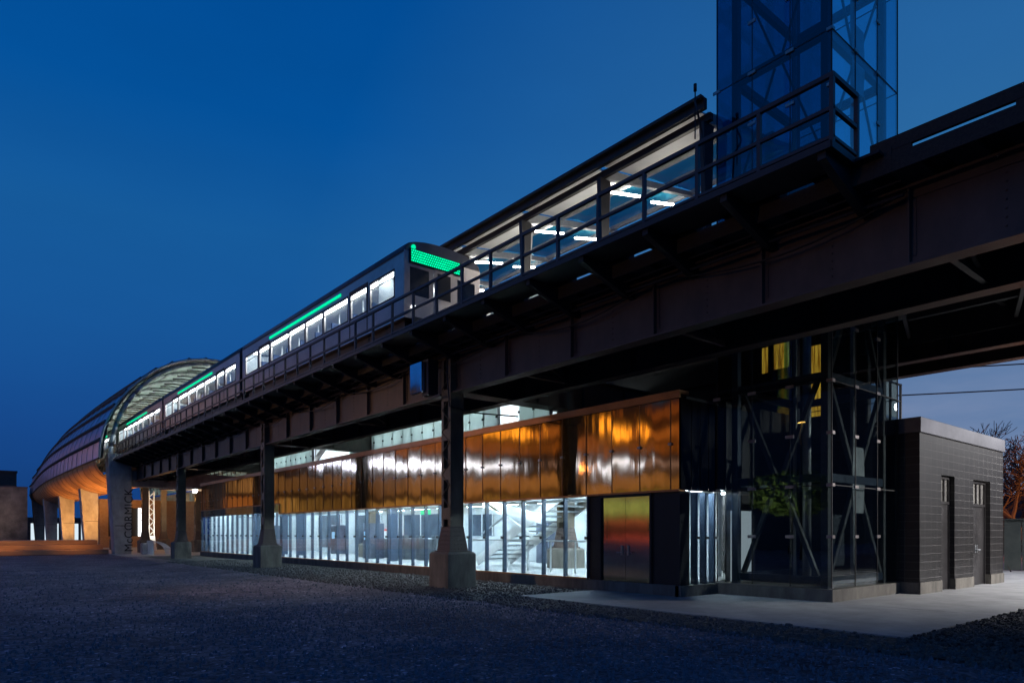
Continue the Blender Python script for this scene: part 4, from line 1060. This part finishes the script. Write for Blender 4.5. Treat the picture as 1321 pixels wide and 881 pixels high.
def bare_tree(x, y, h, label, seed):
    rnd = random.Random(seed)
    t = thing('bare_tree',(x,y,0),label,'tree','bare trees beyond the fence')
    tr, cr_ = MB(), MB()
    def grow(p, d, ln, r, lvl):
        segs = 3
        for i in range(segs):
            d2 = (d+Vector((rnd.gauss(0,.16),rnd.gauss(0,.16),rnd.gauss(.02,.09)))).normalized()
            q = p+d2*ln/segs; r2 = r*.84
            (tr if lvl < 1 else cr_).cyl(p,q,max(r,.022),max(r2,.018),n=6 if lvl < 2 else 3,cap=False)
            p, d, r = q, d2, r2
            if lvl >= 1 and lvl < 4 and rnd.random() < .6:
                s_ = Vector((rnd.gauss(0,1),rnd.gauss(0,1),rnd.gauss(.15,.6))).normalized()
                grow(p,(d*.55+s_*.75).normalized(),ln*rnd.uniform(.45,.65),r*.55,lvl+1)
        if lvl < 5:
            for k in range(3):
                s_ = Vector((rnd.gauss(0,1),rnd.gauss(0,1),rnd.gauss(.2,.5))).normalized()
                grow(p,(d*.8+s_*.7).normalized(),ln*rnd.uniform(.62,.82),r*.72,lvl+1)
    grow(Vector((x,y,-.1)),Vector((0,0,1)),h*.24,h*.028,0)
    tr.build('trunk', M['bark'], t); cr_.build('crown', M['bark'], t)
    return t
def at_bearing(bx, D):
    k = (bx-660.5)/880; return D*(math.sin(TH)+k*math.cos(TH)), D*(math.cos(TH)-k*math.sin(TH))
for k, (bx, D, h, lb) in enumerate(((1192,62,12,'bare tree crown showing at the left end of the parapet'),(1222,70,13.5,'tall thin bare tree over the left half of the parapet'),(1248,58,11.5,'bare tree peeping over the middle of the service building'),(1275,66,14,'tall bare tree over the right end of the parapet'),(1298,50,12.5,'bare tree nearest the service building corner with orange lit branches'),(1318,56,14,'large bare tree at the right edge behind the fence'),(1335,44,12,'farthest right bare tree glowing orange from a street lamp'))):
    x, y = at_bearing(bx, D); bare_tree(x,y,h,lb,30+k)
t = thing('street_lamp',(52,9,0),'sodium street lamp hidden among the bare trees','street lamp')
m = MB(); m.cyl((52,9,0),(52,9,5.5),.08,.05); m.build('lamp_pole', M['dark'], t)
m = MB(); m.box(51.6,52.1,8.8,9.2,5.5,5.65); m.build('lamp_head', M['dark'], t)
lamp('lamp_glow','POINT',(51.6,8.6,2.6),2600,(1,.30,.06),t,.2)
# distant row closing the horizon on the right
t = shop('distant_building',95,-10,10,6,70,'long low dark building on the horizon behind the bare trees',(1,2),M['black'],M['brickb'],1)

# ------------------------------------------------------------------ out of frame: what the metal and glass mirror, and the lamps that light the lot
def office():
    c = Vector((26.6-.585*150,.814*150,0)); ax = Vector((.814,.585,0)); nrm = Vector((.585,-.814,0))
    t = thing('office_building',c,'office block added unseen across the lot, its glowing bands shaped for the copper wall to mirror','building')
    def P(u,z,n=0): v = c+ax*u+nrm*n; return (v.x,v.y,z)
    def slab(u0,u1,z0,z1,n0,n1,name,mat):
        m = MB(); m.hexa([P(u0,z0,n0),P(u1,z0,n0),P(u1,z0,n1),P(u0,z0,n1),P(u0,z1,n0),P(u1,z1,n0),P(u1,z1,n1),P(u0,z1,n1)]); m.build(name, mat, t)
    slab(-56,62,0,33,-14,-.3,'wall',surf('office_wall',(.10,.05,.025),(.16,.085,.04),.8,nscale=.2,bump=0))
    bands = [(5.6,9.4,(1,.72,.25),.32,.97),(10.2,14.0,(1,.62,.26),.30,.97),(15.6,17.2,(.60,1.0,2.2),9.0,.95),(19.0,22.4,(1,.40,.08),.28,.95),(23.2,26.0,(1,.52,.06),3.2,.88),(28.4,31,(1,.36,.08),.22,.8)]  # band heights and colours set by the highlights wanted in the copper
    for k,(a,b_,cc,s_,fill) in enumerate(bands):
        mts = [emis('ribbon%d%d'%(k,q),cc,s_*f) for q, f in enumerate((.55,1,1.3))]
        u = -56; rnd = random.Random(k+3)
        while u < 60:
            w_ = rnd.uniform(4,11)
            far_ = u > 30
            if rnd.random() < fill and not (far_ and k in (2,4)):
                if u < -15 and k in (2,4):
                    if u > -30: w_ = min(w_, max(2.0, -30-u+3))
                    bright = -41 < u < -31
                    slab(u,min(62,u+w_-.3),a+rnd.uniform(0,.3),b_-rnd.uniform(0,.5),-.25,-.05,'glow_band',(mts[0] if k == 2 else mts[1]) if bright else dims[k])
                else: slab(u,min(62,u+w_-rnd.choice((.2,.3,1.0))),a+rnd.uniform(0,.3),b_-rnd.uniform(0,.5),-.25,-.05,'glow_band',mts[rnd.randrange(3)])
            elif far_:
                slab(u,min(62,u+w_-.2),a,b_,-.25,-.05,'glow_band',dim)
            u += w_
    slab(-52,-28,5.6,9.0,.02,.2,'yellow_glow_panel',emis('yellow_green',(.85,.95,.25),.45))  # unseen yellow glow added for the door leaves to mirror
    for a, u0, u1 in ((4.0,-43,-31),(.4,-50,-31)): slab(u0,u1,a,a+.22,.05,.2,'red_glow_strip',M['red'])  # glowing red strips added as streaks for the door leaves to mirror
dims = {2: emis('ribbon_faint_white',(.8,.7,.9),.55), 4: emis('ribbon_faint_warm',(1,.42,.10),.5)}
dim = emis('ribbon_dim',(1,.42,.12),.32)
office()
# dark block off to the left, mirrored in the tower glass
t = thing('apartment_block',(-34,36,0),'plain dark apartment block with unlit walls off to the left','building')
m = MB(); m.box(-46,-34,14,40.5,0,24); m.build('wall', surf('render_blue',(.05,.055,.075),(.09,.10,.13),.8,nscale=.5,bump=0), t)
t = thing('leafy_tree',(-19,26,0),'leafy green tree lit by a lamp, off to the left','tree')
m = MB(); m.cyl((-19,26,0),(-19,26,3.2),.2,.12); m.build('trunk', M['bark'], t)
m = MB(); rnd = random.Random(4)
for i in range(2600):
    v = Vector((rnd.gauss(0,1),rnd.gauss(0,1),rnd.gauss(0,1))).normalized()*rnd.uniform(.5,1)**.5
    p = Vector((-19+v.x*3.4, 26+v.y*3.4, 4.5+v.z*1.75)); a = Vector((rnd.gauss(0,1),rnd.gauss(0,1),rnd.gauss(0,1))).normalized()*.16; c_ = a.cross(Vector((rnd.gauss(0,1),rnd.gauss(0,1),rnd.gauss(0,1)))).normalized()*.12
    m.face([p-a,p+c_,p+a,p-c_])
m.build('crown', M['leaf'], t)
lamp('tree_lamp','SPOT',(-12.5,25,2.0),1400,(1,.95,.6),t,.2,aim=(-19,26,5),spot=60)
def street_lamp(x, y, h, e, c, label, mat, aim=None, spot=130):
    t = thing('street_lamp',(x,y,0),label,'street lamp','street lamps round the lot')
    m = MB(); m.cyl((x,y,0),(x,y,h),.09,.06); m.build('lamp_pole', M['dark'], t)
    m = MB(); m.box(x-.15,x+.15,y-.3,y+.3,h,h+.12); m.build('lamp_head', M['dark'], t)
    m = MB(); m.box(x-.12,x+.12,y-.25,y+.25,h-.03,h-.005); m.build('lamp_lens', mat, t)
    lamp('lamp_light','SPOT' if aim else 'POINT',(x,y,h-.15),e,c,t,.15,aim,spot)
# cool floodlight that washes the paving and the service building
t = thing('floodlight',(23,-1.5,5.2),'cool floodlight hung under the viaduct, out of view to the right','floodlight')
m = MB(); m.box(22.7,23.3,-1.7,-1.3,5.0,5.25); m.build('lamp_housing', M['dark'], t)
m = MB(); m.box(22.75,23.25,-1.68,-1.32,4.96,4.995); m.build('lamp_lens', M['lampcool'], t)
lamp('flood_light','SPOT',(23,-1.5,4.93),7500,COOL,t,.15,aim=(22.5,4.2,0),spot=120)
lamp('flood_light','SPOT',(29,3.0,6.5),3000,COOL,t,.2,aim=(27,6.5,0),spot=120)
street_lamp(-9,20,8,6500,(1,.62,.28),'warm street lamp on the left side of the gravel lot',M['amber'],aim=(12,19,1.2),spot=34)

t = thing('warehouse',(100,-30,0),'tall dark warehouse added unseen behind the viewpoint to keep sky out of the tower glass','building')
m = MB(); m.box(45,170,-52,-30,0,25); m.build('wall', M['brickb'], t)  # added block that darkens what the right face of the tower mirrors
m = MB(); m.box(44.8,170.2,-52.2,-29.8,25,25.5); m.build('parapet', M['coping'], t)

# loose stones lying on the lot and along the ballast strip: uncountable, one mesh each
def stones(n, fn, smin, smax, name, mat, label, seed):
    rnd = random.Random(seed); m = MB(); bm = m.bm
    for i in range(n):
        x, y = fn(rnd); r_ = rnd.uniform(smin, smax)*(1 if rnd.random() < .93 else 1.6)
        a0 = rnd.random()*6.28; k = 5
        lo = [bm.verts.new((x+r_*math.cos(a0+6.283*j/k)*rnd.uniform(.7,1.2), y+r_*math.sin(a0+6.283*j/k)*rnd.uniform(.7,1.2), -.02)) for j in range(k)]
        hi = [bm.verts.new((x+.6*r_*math.cos(a0+6.283*j/k)*rnd.uniform(.6,1.2), y+.6*r_*math.sin(a0+6.283*j/k)*rnd.uniform(.6,1.2), r_*rnd.uniform(.4,.9))) for j in range(k)]
        for j in range(k): bm.faces.new([lo[j],lo[(j+1)%k],hi[(j+1)%k],hi[j]])
        bm.faces.new(hi)
    tag(m.build(name, mat), label, 'stones', kind='stuff')
def lot(rnd):
    d = 5.5+rnd.random()**1.6*22; k = rnd.uniform(-.80,.80)
    return (d*(math.sin(TH)+k*math.cos(TH)), d*(math.cos(TH)-k*math.sin(TH))) if d*(math.sin(TH)+k*math.cos(TH)) < 9.3 else (rnd.uniform(3,9.3), rnd.uniform(3,14))
stones(9000, lot, .008, .026, 'loose_gravel', surf('stone_pale',(.06,.065,.085),(.20,.21,.25),.9,nscale=30,bump=0), 'small loose stones strewn over the dark gravel lot', 5)
def strip(rnd):
    while True:
        x, y = rnd.uniform(9.0,13.2), 2+rnd.random()**1.5*38
        if not (x > 10.5 and 3.9 < y < 12.6): return x, y
stones(9000, strip, .018, .045, 'ballast_stones', surf('stone_dark',(.035,.034,.033),(.13,.125,.12),.9,nscale=20,bump=0), 'coarse ballast stones along the foot of the copper walled hall', 6)
def edge(rnd): return (rnd.uniform(10.2,24), rnd.uniform(1.0,3.93))
stones(7000, edge, .016, .04, 'ballast_stones', M['ballast'], 'dark coarse ballast stones beside the pale paving at right', 8)

street_lamp(-10,36,6.5,3800,(1,.52,.22),'unseen warm lamp added to wash the girder, on the left side of the lot',M['amber'],aim=(11,26,7.2),spot=42)  # added lamp that warms the girder, tilted up to spare the ground
street_lamp(-12,8,6.5,1300,(1,.52,.22),'unseen warm lamp added to wash the near girder, left of the viewpoint',M['amber'],aim=(11,9,8.0),spot=46)  # another added lamp, warming the near end of the girder

lamp('stone_fill','SPOT',(4,106,3.0),300,(1,.72,.5),None,.2,aim=(3,112,4.5),spot=130)  # fill spot added to lift the dark stone building
